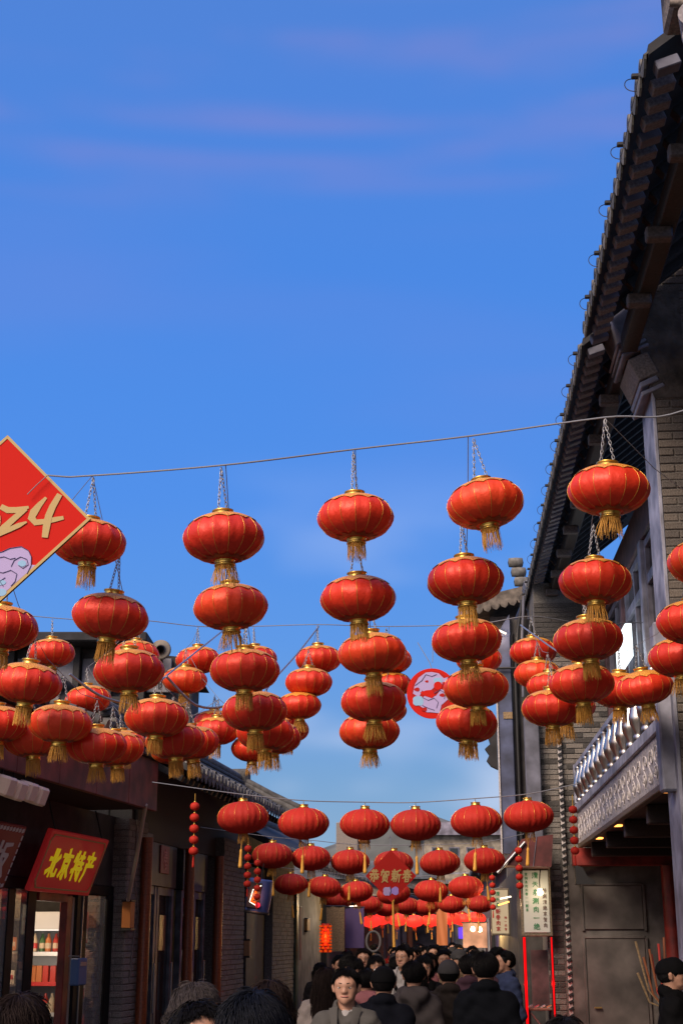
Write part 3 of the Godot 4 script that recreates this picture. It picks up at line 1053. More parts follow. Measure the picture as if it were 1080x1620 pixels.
const PLAIN := {
	"K": [[-0.96, 3.03, -13.86, 0.506, 0], [-0.37, 2.98, -13.93, 0.502, 0], [0.23, 2.98, -14.06, 0.494, 0], [0.73, 2.97, -14.00, 0.498, 0], [1.32, 3.00, -13.93, 0.502, 0], [1.84, 3.05, -13.97, 0.498, 0]],
	"L": [[-0.85, 2.88, -17.64, 0.507, 0], [-0.38, 2.86, -17.85, 0.497, 0], [0.11, 2.82, -17.96, 0.492, 0], [0.65, 2.80, -17.87, 0.497, 0], [1.22, 2.80, -17.77, 0.502, 0], [1.76, 2.82, -17.66, 0.507, 0]],
	"M": [[-0.74, 2.66, -20.99, 0.498, 4], [-0.25, 2.62, -21.00, 0.498, -4], [0.22, 2.56, -21.17, 0.492, 0], [0.76, 2.53, -21.03, 0.498, 0], [1.30, 2.56, -20.89, 0.504, 0], [1.79, 2.61, -20.74, 0.510, 0]],
	"N": [[-0.07, 2.56, -26.28, 0.518, 0], [0.53, 2.51, -26.94, 0.495, 0], [0.86, 2.45, -27.43, 0.480, 0], [1.21, 2.49, -26.94, 0.495, 0], [1.58, 2.47, -26.95, 0.495, 0], [2.02, 2.50, -26.50, 0.510, 0], [2.53, 2.51, -26.50, 0.510, 0]],
	"O": [[0.36, 2.32, -37.60, 0.492, 0], [0.76, 2.32, -37.17, 0.502, 0], [1.05, 2.39, -37.58, 0.492, 0], [1.41, 2.36, -36.75, 0.513, 0], [1.86, 2.33, -37.17, 0.502, 0], [2.30, 2.35, -37.16, 0.502, 0], [2.79, 2.40, -37.15, 0.502, 0], [3.15, 2.37, -37.59, 0.492, 0], [3.45, 2.40, -37.15, 0.502, 0]],
	"P": [[0.30, 2.55, -46.5, 0.5, 0], [0.85, 2.52, -46.4, 0.5, 0], [1.45, 2.50, -46.5, 0.5, 0], [2.05, 2.50, -46.3, 0.5, 0], [2.65, 2.52, -46.4, 0.5, 0], [3.25, 2.55, -46.5, 0.5, 0], [3.80, 2.60, -46.4, 0.5, 0]],
}


func hang_lanterns() -> void:
	lantern_shapes()
	var where := {"A": "nearest row on the top cable", "B": "second row from the front", "C": "third row from the front", "D": "fourth row from the front", "E": "fifth row from the front", "G": "sixth row from the front", "F": "small far row on the thin cable", "H": "small far row under the thin cable", "I": "lower small far row", "J": "lowest small far row"}
	var short := where
	var over := []
	# chain lengths in lantern widths, and where each cable is tied on the left and on the right
	var chains := {"A": 0.58, "B": 0.5, "C": 0.45, "D": 0.4, "E": 0.4, "G": 0.4, "F": 0.4, "H": 0.35, "I": 0.35, "J": 0.3}
	var n := 0
	for k in ORNATE:
		var row: Array = ORNATE[k]
		var line := []
		for i in row.size():
			var e: Array = row[i]
			var note := ", tilted" if e[4] > 8 else ""
			ornate(k, n, chains[k], "red satin lantern, %s from the left in the %s%s" % [ORD[i], where[k], note], Vector3(e[0], e[1], e[2]), e[3], e[4], "ornate red lanterns over the lane")
			var top: float = (0.30 + 0.05 + chains[k] + 0.02) * e[3]
			var lean := Vector3(-sin(deg_to_rad(e[4])), cos(deg_to_rad(e[4])), 0)
			line.append(Vector3(e[0], e[1], e[2]) + lean * top)
			n += 1
		var tops := line.duplicate()
		if over.is_empty() or k == "F":
			over = tops
		else:
			# each lantern of a lower row hangs by a wire from the row before it
			for p in tops:
				var best: Vector3 = over[0]
				for q in over:
					if absf(q.x - p.x) < absf(best.x - p.x):
						best = q
				tag(obj("wire", MB.new().tube([best, best.lerp(p, 0.5) - Vector3(0, 0.05, 0), p], 0.003, 0.003, 4), M.cable_grey), "thin wire above the %s lantern of the %s" % [ORD[tops.find(p)], short[k]], "wire", "thin wires tying the lantern rows")
			over = tops
		var l: Vector3 = line[0]
		var r: Vector3 = line[line.size() - 1]
		match k:
			"A":
				line.push_front(Vector3(-1.96, 4.84, -8.75))
				line.push_front(Vector3(-2.9, 4.96, -8.8))
				line.push_front(Vector3(-5.2, 5.25, -8.9))
				line.append(Vector3(2.18, 5.13, -8.32))
				line.append(F(RD, 2.4, 5.5, 8.3))
			"F":
				line.push_front(Vector3(-7.5, 5.7, -15.0))
				line.append(Vector3(2.75, 5.28, -15.3))
				line.append(F(RD, 2.36, 5.45, 16.2))
		if k in ["A", "F"]:
			cable(line, 0.0062 if k == "A" else 0.005, "long steel cable carrying the %s" % where[k], M.cable_grey)
	var pw := {"K": "front row of plain lanterns", "L": "second row of plain lanterns", "M": "third row of plain lanterns", "N": "fourth row of plain lanterns", "O": "glowing lantern row over the far crowd", "P": "farthest row beyond the glowing one"}
	n = 0
	for k in PLAIN:
		var row: Array = PLAIN[k]
		var line := []
		for i in row.size():
			var e: Array = row[i]
			var o := plain(n, "plain red lantern, %s from the left in the %s" % [ORD[i], pw[k]], Vector3(e[0], e[1], e[2]), e[3], e[4], "plain red lanterns low over the lane", k == "O")
			if k == "O":
				omni(o, Vector3.ZERO, Color(1.0, 0.35, 0.25), 0.12, 0.08)
			line.append(Vector3(e[0], e[1] + 0.44 * e[3], e[2]))
			n += 1
		var l: Vector3 = line[0]
		var r: Vector3 = line[line.size() - 1]
		line.push_front(l + Vector3(-0.9 if k != "O" else -0.5, 0.12, 0))
		line.append(r + Vector3(0.5, 0.10, 0))
		cable(line, 0.004 if k != "K" else 0.005, "thin wire holding the %s" % pw[k], M.cable_grey)
	# slanted chains that tie the rows together
	cable([Vector3(-0.25, 5.16, -14.9), Vector3(-0.45, 4.66, -13.9), Vector3(-0.62, 4.16, -12.6), Vector3(-0.7, 3.72, -11.3)], 0.009, "slanted grey chain running down towards the fourth lantern row, centre left", M.steel)
	cable([Vector3(-1.3, 5.14, -15.0), Vector3(-1.42, 4.35, -12.6), Vector3(-1.45, 3.86, -11.0)], 0.009, "slanted grey chain dropping from the thin cable on the left", M.steel)
	cable([Vector3(-1.41, 3.92, -11.1), Vector3(-1.2, 3.74, -11.4), Vector3(-0.98, 3.78, -11.7), Vector3(-0.8, 3.95, -11.9)], 0.011, "sagging chain between the left lantern stacks", M.steel)
	cable([Vector3(-2.17, 3.92, -11.0), Vector3(-1.95, 3.78, -11.2), Vector3(-1.72, 3.75, -11.5)], 0.011, "sagging chain among the leftmost lanterns", M.steel)
	cable([Vector3(1.97, 5.2, -15.0), Vector3(2.0, 4.6, -13.2), Vector3(2.02, 4.22, -12.0)], 0.009, "slanted grey chain dropping from the thin cable on the right", M.steel)


# a string of five small balls with a tassel
func bead_string(at: Vector3, ball: float, label: String) -> void:
	var o := thing("lantern_string", label, "lantern string", at, 0.0, "strings of five small red lanterns")
	obj("cord", MB.new().tube([Vector3(0, 0.12, 0), Vector3(0, -ball * 5.6, 0)], 0.004, 0.004, 5), M.gold_thread, o)
	if not lan.has("ball"):
		lan.ball = MB.new().lathe([Vector2(0, -0.4), Vector2(0.2, -0.4), Vector2(0.42, -0.26), Vector2(0.5, 0), Vector2(0.42, 0.26), Vector2(0.2, 0.4), Vector2(0, 0.4)], 20).mesh()
		lan.ball_cap = MB.new().lathe([Vector2(0, 0.40), Vector2(0.16, 0.40), Vector2(0.12, 0.52), Vector2(0, 0.54)], 10).mesh()
	for i in 5:
		var b := obj("ball", lan.ball, M.red_cloth, o, Vector3(0, -ball * 1.12 * i, 0), Basis().scaled(Vector3.ONE * ball))
		obj("cap_ring", lan.ball_cap, M.gold, b)
	obj("tassel", MB.new().lathe([Vector2(0, -1.2), Vector2(0.10, -1.2), Vector2(0.12, -1.0), Vector2(0.06, -0.1), Vector2(0, 0)], 8), M.red_cloth, o, Vector3(0, -ball * 4.9, 0), Basis().scaled(Vector3.ONE * ball))


# ---------------------------------------------------------------- houses

# row of eave tiles along t: a rounded roll tile end and a pointed drip tile per step, seen from below
func eave_tiles(roof: Node3D, s: float, y: float, t0: float, t1: float, step: float, slope: float, out: float) -> void:
	# out = -1: the eave looks towards -s
	var up := Vector3(-out * cos(slope), sin(slope), 0)
	var roll := MB.new()
	var g := []
	for r in 2:
		var row := []
		for c in 9:
			var a := PI * c / 8.0
			row.append(Vector3(0, 0, 0) + up * (0.55 * r) + Vector3(0, sin(a) * 0.055, -cos(a) * 0.055))
		g.append(row)
	roll.sheet(g)
	roll.lathe([Vector2(0, -0.012), Vector2(0.052, -0.012), Vector2(0.056, -0.004), Vector2(0.056, 0.012), Vector2(0, 0.012)], 14, Transform3D(Basis(Vector3(0, 0, 1), PI / 2), Vector3(0, 0.0, 0)))
	var rm := roll.mesh()
	var drip := MB.new()
	drip.prism(PackedVector2Array([Vector2(-0.085, 0.0), Vector2(-0.08, -0.03), Vector2(-0.045, -0.075), Vector2(0, -0.105), Vector2(0.045, -0.075), Vector2(0.08, -0.03), Vector2(0.085, 0.0)]), 0.014, Transform3D(Basis(Vector3(0, 0, out * -1.0), Vector3(0, 1, 0), Vector3(out, 0, 0)), Vector3.ZERO))
	drip.box(up * 0.2 + Vector3(0, -0.006, 0), Vector3(0.4, 0.012, 0.17), 0.0, Basis(Vector3(0, 0, 1), -out * slope))
	var dm := drip.mesh()
	var n := int((t1 - t0) / step)
	for i in n:
		var t := t0 + (i + 0.5) * step
		obj("roll_tile", rm, M.tile if i % 3 else M.tile_pale, roof, Vector3(s, y + 0.02 + rng.randf_range(-0.006, 0.006), -(t + step * 0.5)))
		obj("drip_tile", dm, M.tile_pale if i % 2 else M.tile, roof, Vector3(s + out * 0.012, y - 0.01 + rng.randf_range(-0.006, 0.006), -t))


# the overhanging eave of a two storey house on the right
func right_roof(h: Node3D, t0: float, t1: float) -> void:
	var slope := deg_to_rad(38)
	var deck := MB.new()
	for q in [[0.0, 0.05]]:
		deck.prism(PackedVector2Array([Vector2(1.31, 6.98), Vector2(1.31, 7.05), Vector2(4.6, 7.05 + 3.33 * tan(slope)), Vector2(4.6, 6.93 + 3.33 * tan(slope))]), t1 - t0, Transform3D(Basis(), Vector3(0, 0, -t0)))
	var roof := obj("roof", deck, M.tile_dark, h)
	eave_tiles(roof, 1.295, 7.0, t0, t1, 0.2, slope, -1.0)
	var re := MB.new().box(Vector3.ZERO, Vector3(0.15, 0.07, 0.10), 0.006, Basis(Vector3(0, 0, 1), slope * 0.5)).mesh()
	var e := 0
	while t0 + 0.1 + e * 0.2 < t1:
		obj("rafter_end", re, M.rafter_paint if e % 4 else M.lavender_grey, roof, Vector3(1.43, 6.965 + rng.randf_range(-0.004, 0.004), -(t0 + 0.1 + e * 0.2)))
		e += 1
	# soffit boards and the beams below them
	var up := Basis(Vector3(0, 0, 1), slope)
	var n := int((t1 - t0) / 0.36)
	for i in n:
		var t := t0 + 0.18 + i * 0.36
		obj("rafter", MB.new().box(Vector3(2.2, 7.58, -t), Vector3(1.5, 0.09, 0.085), 0.008, up), M.wood_dark, roof)
	var t := t0 + 0.75 + fmod(t0, 1.0) * 0.2
	while t < t1 - 0.2:
		obj("bracket_beam", MB.new().bb(Vector3(1.53, 6.74, -t + 0.05), Vector3(1.72, 6.84, -t - 0.05), 0.012), M.wood_beam, roof)
		t += 1.1
	obj("wall_plate", MB.new().bb(Vector3(1.62, 6.83, -t0 - 0.01), Vector3(1.76, 6.99, -t1 + 0.01), 0.01), M.wood_dark, roof)
	# wire loops of a light string clipped to the eave
	t = t0 + 0.3
	while t < t1 - 0.2:
		var mb := MB.new()
		mb.bb(Vector3(1.245, 7.02, -t - 0.018), Vector3(1.305, 7.05, -t + 0.018), 0.006)
		var pts := []
		for k in 11:
			var a := PI * 0.5 + PI * k / 10.0
			pts.append(Vector3(1.26 + cos(a) * 0.062, 6.975 + sin(a) * 0.062 - k * 0.003, -t - 0.03 + k * 0.010))
		mb.tube(pts, 0.0032, 0.0032, 5)
		obj("wire_loop", mb, M.iron, roof)
		t += 0.78


# a fire wall's stepped bracket, carried out from the wall end up to the eave
func wall_bracket(h: Node3D, t0: float, t1: float, s_wall: float, kind := 0) -> void:
	var tc := -(t0 + t1) * 0.5
	var w := t1 - t0
	var br := obj("eave_bracket", MB.new().prism(PackedVector2Array([Vector2(s_wall + 0.02, 6.42), Vector2(s_wall - 0.02, 6.55), Vector2(s_wall - 0.05, 6.80), Vector2(s_wall - 0.13, 7.02), Vector2(s_wall - 0.24, 7.3), Vector2(s_wall + 0.3, 7.5), Vector2(s_wall + 0.3, 6.42)]), w, Transform3D(Basis(), Vector3(0, 0, -t0))), M.brick_wall, h)
	var path := [[Vector2(s_wall + 0.01, 6.50), 0.04, 0.22, "slab"], [Vector2(s_wall - 0.02, 6.57), 0.05, 0.17, "slab"], [Vector2(s_wall - 0.06, 6.72), 0.22, 0.19, "scroll_block"], [Vector2(s_wall - 0.12, 6.875), 0.03, 0.26, "slab"], [Vector2(s_wall - 0.14, 6.925), 0.03, 0.26, "slab"], [Vector2(s_wall - 0.16, 6.975), 0.03, 0.26, "slab"], [Vector2(s_wall - 0.21, 7.15), 0.28, 0.17, "upper_block"]]
	var i := 0
	for p in path:
		var b := Basis(Vector3(0, 0, 1), deg_to_rad(24))
		obj(p[3], MB.new().box(Vector3(p[0].x, p[0].y, tc), Vector3(p[2], p[1], w + 0.02 + (i % 2) * 0.02), 0.008, b), M.lavender if p[3] != "scroll_block" else M.stone_warm, br)
		i += 1


func window(h: Node3D, s: float, y0: float, y1: float, t0: float, t1: float, rail: Array, mullions: int) -> void:
	var fr := MB.new()
	var w := 0.09
	fr.bb(Vector3(s - 0.05, y0, -t0), Vector3(s + 0.05, y1, -t0 - w), 0.006)
	fr.bb(Vector3(s - 0.05, y0, -t1 + w), Vector3(s + 0.05, y1, -t1), 0.006)
	fr.bb(Vector3(s - 0.046, y0, -t0 - w), Vector3(s + 0.046, y0 + w, -t1 + w), 0.006)
	fr.bb(Vector3(s - 0.046, y1 - w, -t0 - w), Vector3(s + 0.046, y1, -t1 + w), 0.006)
	for y in rail:
		fr.bb(Vector3(s - 0.042, y - 0.06, -t0 - w), Vector3(s + 0.042, y + 0.06, -t1 + w), 0.006)
	for i in mullions:
		var t := lerpf(t0, t1, (i + 1.0) / (mullions + 1.0))
		fr.bb(Vector3(s - 0.038, y0 + w, -t + 0.04), Vector3(s + 0.038, y1 - w, -t - 0.04), 0.006)
	var f := obj("window", fr, M.frame_lavender, h)
	obj("pane", MB.new().bb(Vector3(s + 0.005, y0 + 0.05, -t0 - 0.05), Vector3(s + 0.011, y1 - 0.05, -t1 + 0.05)), M.glass_dark, f)


func right_houses() -> void:
	# the near house, whose eave comes in at the upper right
	var a := house("brick_house", "near grey brick house at the upper right, seen from below its tiled eave", "house", RD, 2.4, 9.0)
	obj("wall", MB.new().bb(Vector3(2.4, 0, 2.0), Vector3(6, 6.95, -11.5)), M.brick_wall, a)
	right_roof(a, 7.3, 11.45)
	obj("end_wall", MB.new().bb(Vector3(1.9, 0, -6.1), Vector3(2.39, 6.42, -6.7), 0.01), M.brick_wall, a)
	wall_bracket(a, 6.1, 6.72, 1.88)
	# lobed carving at the end of the near bracket
	var lob := PackedVector2Array()
	for k in 7:
		lob.append(Vector2(1.62 + cos(PI * 0.5 + PI * k / 6.0) * 0.10, 6.62 + sin(PI * 0.5 + PI * k / 6.0) * 0.10))
	var carve := MB.new()
	for q in [[1.50, 6.34, 0.12], [1.43, 6.47, 0.10], [1.39, 6.60, 0.075]]:
		carve.prism(disc_poly(q[2], 22), 0.22, Transform3D(Basis(Vector3.UP, -0.25), Vector3(q[0], q[1], -6.38 - q[2] * 0.2)))
	obj("scroll_carving", carve, M.stone_pale, a)
	var orn := MB.new()
	orn.bb(Vector3(1.29, 6.68, -6.44), Vector3(1.9, 6.94, -6.72), 0.02)
	for k in 5:
		orn.tube([Vector3(1.33 + k * 0.11, 6.70, -6.425), Vector3(1.37 + k * 0.11, 6.78, -6.41), Vector3(1.32 + k * 0.11, 6.85, -6.41), Vector3(1.39 + k * 0.11, 6.92, -6.425)], 0.018, 0.012, 6)
	orn.tube([Vector3(1.28, 6.68, -6.42), Vector3(1.6, 6.65, -6.41), Vector3(1.9, 6.69, -6.42)], 0.02, 0.02, 6)
	obj("carved_panel", orn, M.stone_warm, a)
	obj("ridge_end_tile", MB.new().lathe([Vector2(0, -0.03), Vector2(0.09, -0.03), Vector2(0.1, 0.0), Vector2(0.09, 0.3), Vector2(0, 0.32)], 16, Transform3D(Basis(Vector3.RIGHT, -PI / 2), Vector3(1.2, 7.05, -6.45))), M.tile, a)

	# the shop house with the balcony
	var b := house("brick_shop_house", "two storey grey brick shop house with a balcony on the right", "house", RD, 1.87, 11.5)
	var ew := obj("end_wall", MB.new().bb(Vector3(1.90, 0, -11.52), Vector3(3.6, 8.3, -12.08)), M.mortar, b)
	bricks(ew, Vector3(1.90, 3.3, -11.52), Vector3.RIGHT, Vector3(0, 0, 1), 0.62, 4.9, [M.brick, M.brick_b, M.brick_c], 290)
	obj("painted_post", MB.new().bb(Vector3(1.865, 0, -11.505), Vector3(1.898, 6.5, -12.1), 0.006), M.lavender, b)
	wall_bracket(b, 11.5, 12.1, 1.87)
	right_roof(b, 11.6, 21.9)
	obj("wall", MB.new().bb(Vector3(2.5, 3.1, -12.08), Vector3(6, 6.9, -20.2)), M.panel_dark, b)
	obj("lintel_board", MB.new().bb(Vector3(2.36, 6.42, -12.1), Vector3(2.49, 6.9, -20.19), 0.01), M.maroon_paint, b)
	for i in 4:
		window(b, 2.44, 3.7, 6.40, 12.35 + i * 1.98, 12.35 + i * 1.98 + 1.78, [5.92], 1)
	for i in 5:
		obj("post", MB.new().bb(Vector3(2.34, 3.1, -12.12 - i * 1.98), Vector3(2.47, 6.42, -12.12 - i * 1.98 - 0.2), 0.01), M.maroon_paint if i != 2 else M.lavender, b)
	# balcony
	var bal := obj("balcony", MB.new().bb(Vector3(1.84, 3.44, -11.95), Vector3(2.49, 3.60, -19.8), 0.01), M.lavender_grey, b)
	obj("edge_beam", MB.new().bb(Vector3(1.77, 3.56, -11.85), Vector3(1.84, 3.68, -19.82), 0.012), M.lavender, bal)
	var fp := obj("fascia_panel", MB.new().bb(Vector3(1.80, 3.15, -11.96), Vector3(1.835, 3.555, -19.8)), M.scroll_ground, bal)
	fp.name = "fascia_panel"
	var tt := 12.2
	var sc := {}
	for k in 2:
		var mb := MB.new()
		var pts := []
		for q in 15:
			var w := q / 14.0
			pts.append(Vector3(0, -0.14 + 0.28 * w, (0.05 + 0.05 * sin(w * PI)) * sin(w * TAU + k * 0.7)))
		mb.tube(pts, 0.009, 0.006, 5)
		for e in [-1.0, 1.0]:
			var sp := []
			for q in 10:
				var w := q / 9.0 * 1.7 * PI + k * 0.6
				sp.append(Vector3(0, e * 0.075 + cos(w) * (0.055 + 0.02 * k) * (1.0 - q / 13.0), e * 0.10 + sin(w) * 0.09 * (1.0 - q / 13.0)))
			mb.tube(sp, 0.0075, 0.004, 5)
			mb.tube([Vector3(0, e * 0.02, -0.02), Vector3(0, e * 0.07, -0.06 - 0.03 * k), Vector3(0, e * 0.13, -0.03), Vector3(0, e * 0.145, 0.03)], 0.008, 0.004, 5)
		sc[k] = mb.mesh()
	var kk := 0
	while tt < 19.7:
		obj("scrollwork", sc[kk % 2], M.scroll_white, bal, Vector3(1.797, 3.34, -tt))
		tt += 0.34 + 0.05 * (kk % 3)
		kk += 1
	obj("lower_trim", MB.new().bb(Vector3(1.79, 3.09, -11.9), Vector3(1.86, 3.147, -19.8), 0.008), M.trim_brown, bal)
	obj("corner_post", MB.new().bb(Vector3(1.76, 3.05, -11.62), Vector3(1.95, 4.45, -11.84), 0.015), M.lavender, bal)
	obj("end_beam", MB.new().bb(Vector3(1.95, 3.1, -11.64), Vector3(3.2, 3.75, -11.82), 0.015), M.lavender_grey, bal)
	obj("hand_rail", MB.new().bb(Vector3(1.78, 4.14, -11.84), Vector3(1.84, 4.22, -19.8), 0.012), M.lavender, bal)
	obj("far_post", MB.new().bb(Vector3(1.77, 3.68, -19.7), Vector3(1.84, 4.22, -19.8), 0.01), M.lavender, bal)
	var balu := MB.new().lathe([Vector2(0.05, 0), Vector2(0.055, 0.03), Vector2(0.04, 0.06), Vector2(0.085, 0.15), Vector2(0.092, 0.21), Vector2(0.065, 0.32), Vector2(0.038, 0.40), Vector2(0.052, 0.44), Vector2(0.045, 0.465)], 14).mesh()
	tt = 12.1
	while tt < 19.7:
		obj("baluster", balu, M.chrome, bal, Vector3(1.81, 3.68, -tt))
		tt += 0.56
	# under the balcony
	obj("porch_ceiling", MB.new().bb(Vector3(1.87, 3.12, -11.9), Vector3(3.4, 3.16, -20.15)), M.wood_soffit, b)
	for q in [13.6, 15.4, 17.2, 19.0]:
		obj("porch_beam", MB.new().bb(Vector3(1.90, 2.94, -q), Vector3(3.4, 3.12, -q - 0.16), 0.01), M.wood_soffit, b)
	obj("lintel_beam", MB.new().bb(Vector3(1.72, 2.86, -19.9), Vector3(3.4, 3.10, -20.1), 0.01), M.red_beam, b)
	for q in [[1.89, 12.3], [1.90, 16.1], [1.90, 18.15], [2.30, 14.9], [2.28, 17.9]]:
		var dl := obj("downlight", MB.new().lathe([Vector2(0, -0.006), Vector2(0.05, -0.006), Vector2(0.06, 0.0), Vector2(0.06, 0.012), Vector2(0, 0.012)], 20), M.lamp_warm, b, Vector3(q[0], 3.106, -q[1]))
		dl.set_meta("kind", "part")
		var sp := SpotLight3D.new()
		sp.name = numbered(b, "downlight_beam")
		sp.light_color = Color(1.0, 0.66, 0.35)
		sp.light_energy = 0.55
		sp.spot_range = 8.0
		sp.spot_attenuation = 2.0
		sp.spot_angle = 55.0
		sp.light_size = 0.04
		sp.shadow_enabled = true
		b.add_child(sp, true)
		sp.position = Vector3(q[0] + 0.05, 3.09, -q[1]) - offs[b.get_instance_id()]
		sp.rotation = Vector3(-PI / 2, 0, 0)
	obj("shop_wall", MB.new().bb(Vector3(3.3, 0, -12.0), Vector3(3.5, 3.12, -20.2)), M.red_wall, b)
	# far fire wall, facing the lane's near end
	var fw := obj("far_end_wall", MB.new().bb(Vector3(1.35, 0, -20.22), Vector3(6, 6.95, -21.8)), M.mortar_dark, b)
	bricks(fw, Vector3(1.35, 3.1, -20.22), Vector3.RIGHT, Vector3(0, 0, 1), 1.1, 3.6, [M.brick_d, M.brick_g, M.brick_f], 200)
	bricks(fw, Vector3(1.35, 0.6, -20.22), Vector3.RIGHT, Vector3(0, 0, 1), 0.22, 2.4, [M.brick_d, M.brick_g, M.brick_h], 90)
	var pw := obj("panel_wall", MB.new().bb(Vector3(1.66, 0, -20.14), Vector3(3.3, 2.88, -20.19)), M.panel_wall, b)
	for q in [[1.84, 0.0, 2.62, 1.92], [1.84, 2.0, 2.62, 2.62]]:
		var y0: float = q[1]
		var y1: float = q[3]
		obj("panel_board", MB.new().bb(Vector3(1.86, y0 + 0.02, -20.11), Vector3(2.66, y1 - 0.02, -20.138), 0.008), M.panel_board, pw)
		obj("panel_moulding", MB.new().bb(Vector3(1.82, y0, -20.10), Vector3(1.855, y1, -20.138), 0.006).bb(Vector3(2.665, y0, -20.10), Vector3(2.70, y1, -20.138), 0.006).bb(Vector3(1.855, y1 - 0.018, -20.10), Vector3(2.665, y1 + 0.02, -20.138), 0.006), M.panel_wall, pw)
	obj("door_handle", MB.new().bb(Vector3(1.93, 1.0, -20.06), Vector3(2.03, 1.02, -20.09), 0.004), M.brass, pw)
	obj("red_column", MB.new().lathe([Vector2(0.11, 0), Vector2(0.11, 2.86)], 18, Transform3D(Basis(), Vector3(3.02, 0, -19.95))), M.red_beam, b)
	# striped conduit up the corner
	var con := MB.new()
	con.bb(Vector3(1.60, 0, -20.15), Vector3(1.655, 4.9, -20.20), 0.008)
	obj("conduit", con, M.scroll_white, b)
	var rings := MB.new()
	for i in 50:
		rings.box(Vector3(1.628, 0.45 + i * 0.09, -20.135), Vector3(0.066, 0.040, 0.02), 0.004, Basis(Vector3(0, 0, 1), 0.5))
	obj("conduit_wrap", rings, M.iron, b)
	wall_bracket(b, 21.3, 21.85, 1.62)

	# the narrow house end beyond, with its painted posts
	var c := house("narrow_house", "narrow house end with tall lavender painted posts right of centre", "house", RD, 0.78, 20.6)
	obj("post", MB.new().bb(Vector3(0.79, 3.05, -20.5), Vector3(1.0, 6.22, -20.7), 0.012), M.lavender_c, c)
	obj("edge_strip", MB.new().bb(Vector3(0.765, 3.05, -20.48), Vector3(0.788, 6.1, -20.6), 0.004), M.scroll_white, c)
	obj("post", MB.new().bb(Vector3(1.13, 2.9, -20.02), Vector3(1.34, 4.95, -20.2), 0.012), M.lavender_grey, c)
	obj("recess", MB.new().bb(Vector3(1.0, 2.9, -20.62), Vector3(1.34, 6.5, -21.2), 0.01), M.panel_dark, c)
	obj("down_pipe", MB.new().tube([Vector3(1.06, 3.0, -20.55), Vector3(1.06, 5.6, -20.55), Vector3(1.12, 6.3, -20.5), Vector3(1.2, 6.75, -20.45)], 0.03, 0.03, 8), M.iron, c)
	obj("down_pipe", MB.new().tube([Vector3(1.16, 5.3, -20.5), Vector3(1.18, 6.2, -20.5), Vector3(1.22, 6.8, -20.4)], 0.022, 0.022, 8), M.lavender_grey, c)
	obj("top_cap", MB.new().prism(PackedVector2Array([Vector2(0.79, 6.22), Vector2(1.0, 6.22), Vector2(1.0, 6.55)]), 0.18, Transform3D(Basis(), Vector3(0, 0, -20.51))), M.lavender_c, c)
	obj("yellow_notice", MB.new().bb(Vector3(0.86, 4.98, -20.485), Vector3(0.995, 5.08, -20.498), 0.002), M.ply, c)
	obj("gutter", MB.new().tube([Vector3(1.30, 6.98, -21.6), Vector3(1.16, 6.6, -20.9), Vector3(1.02, 6.2, -20.6), Vector3(1.02, 5.0, -20.6), Vector3(1.02, 3.0, -20.6)], 0.05, 0.03, 8), M.iron, c)
	obj("carved_bracket", MB.new().prism(PackedVector2Array([Vector2(0.76, 4.25), Vector2(0.66, 4.3), Vector2(0.60, 4.38), Vector2(0.64, 4.46), Vector2(0.58, 4.55), Vector2(0.66, 4.62), Vector2(0.63, 4.72), Vector2(0.70, 4.78), Vector2(0.76, 4.9)]), 0.14, Transform3D(Basis(), Vector3(0, 0, -20.5))), M.tile_dark, c)
	obj("clamp_bar", MB.new().tube([Vector3(0.7, 5.72, -20.44), Vector3(1.3, 5.72, -20.44)], 0.02, 0.02, 6), M.iron, c)
	obj("wall", MB.new().bb(Vector3(1.36, 0, -21.82), Vector3(5, 6.2, -33)), M.brick_wall, c)
	obj("lower_wall", MB.new().bb(Vector3(1.0, 0, -21.3), Vector3(1.36, 2.9, -33)), M.panel_dark, c)
	var lamp := thing("strip_light", "slanted white strip light at the top of the lavender post", "strip light", F(RD, 0.80, 6.26, 20.4), RD)
	obj("tube", MB.new().tube([Vector3(0, 0.04, 0), Vector3(0.14, -0.03, 0.0)], 0.014, 0.014, 6), M.lamp_white, lamp)
	omni(lamp, Vector3(0.05, -0.05, 0.12), Color(1.0, 0.85, 0.7), 0.08)

	# tiled house that closes the right row at the top
	var d := house("tiled_house", "house with a stepped tile roof seen over the lanterns, right of centre", "house", RD, 0.95, 26.0)
	obj("wall", MB.new().bb(Vector3(0.9, 6.3, -26), Vector3(4, 7.75, -27.2)), M.stone_brown, d)
	var rd := MB.new()
	var slope := deg_to_rad(13)
	for i in 3:
		rd.prism(PackedVector2Array([Vector2(0.42 + i * 0.05, 7.78 + i * 0.10), Vector2(0.42 + i * 0.05, 7.86 + i * 0.10), Vector2(4.2, 7.86 + i * 0.10 + 3.7 * tan(slope)), Vector2(4.2, 7.78 + i * 0.10 + 3.7 * tan(slope))]), 2.0 - i * 0.1, Transform3D(Basis(), Vector3(0, 0, -25.7 - i * 0.06)))
	var roof := obj("roof", rd, M.tile_brown, d)
	for i in 12:
		obj("drip_tile", MB.new().prism(PackedVector2Array([Vector2(-0.08, 0), Vector2(-0.06, -0.06), Vector2(0, -0.10), Vector2(0.06, -0.06), Vector2(0.08, 0)]), 0.03, Transform3D(Basis(Vector3(0, 0, 1), slope), Vector3(0.52 + i * 0.16, 7.80 + i * 0.16 * tan(slope), -25.68))), M.tile_brown, roof)
	for i in 3:
		obj("ridge_tile", MB.new().lathe([Vector2(0, -0.15), Vector2(0.09, -0.13), Vector2(0.10, 0), Vector2(0.09, 0.13), Vector2(0, 0.15)], 12, Transform3D(Basis(Vector3(0, 0, 1), PI / 2), Vector3(1.42 + i * 0.05, 8.78 - i * 0.19, -25.9))), M.tile_pale, roof)

	# maroon awning over the stall
	var aw := thing("awning", "maroon box awning over the stall sign at the right", "awning", F(RD, 0.72, 2.80, 19.3), RD)
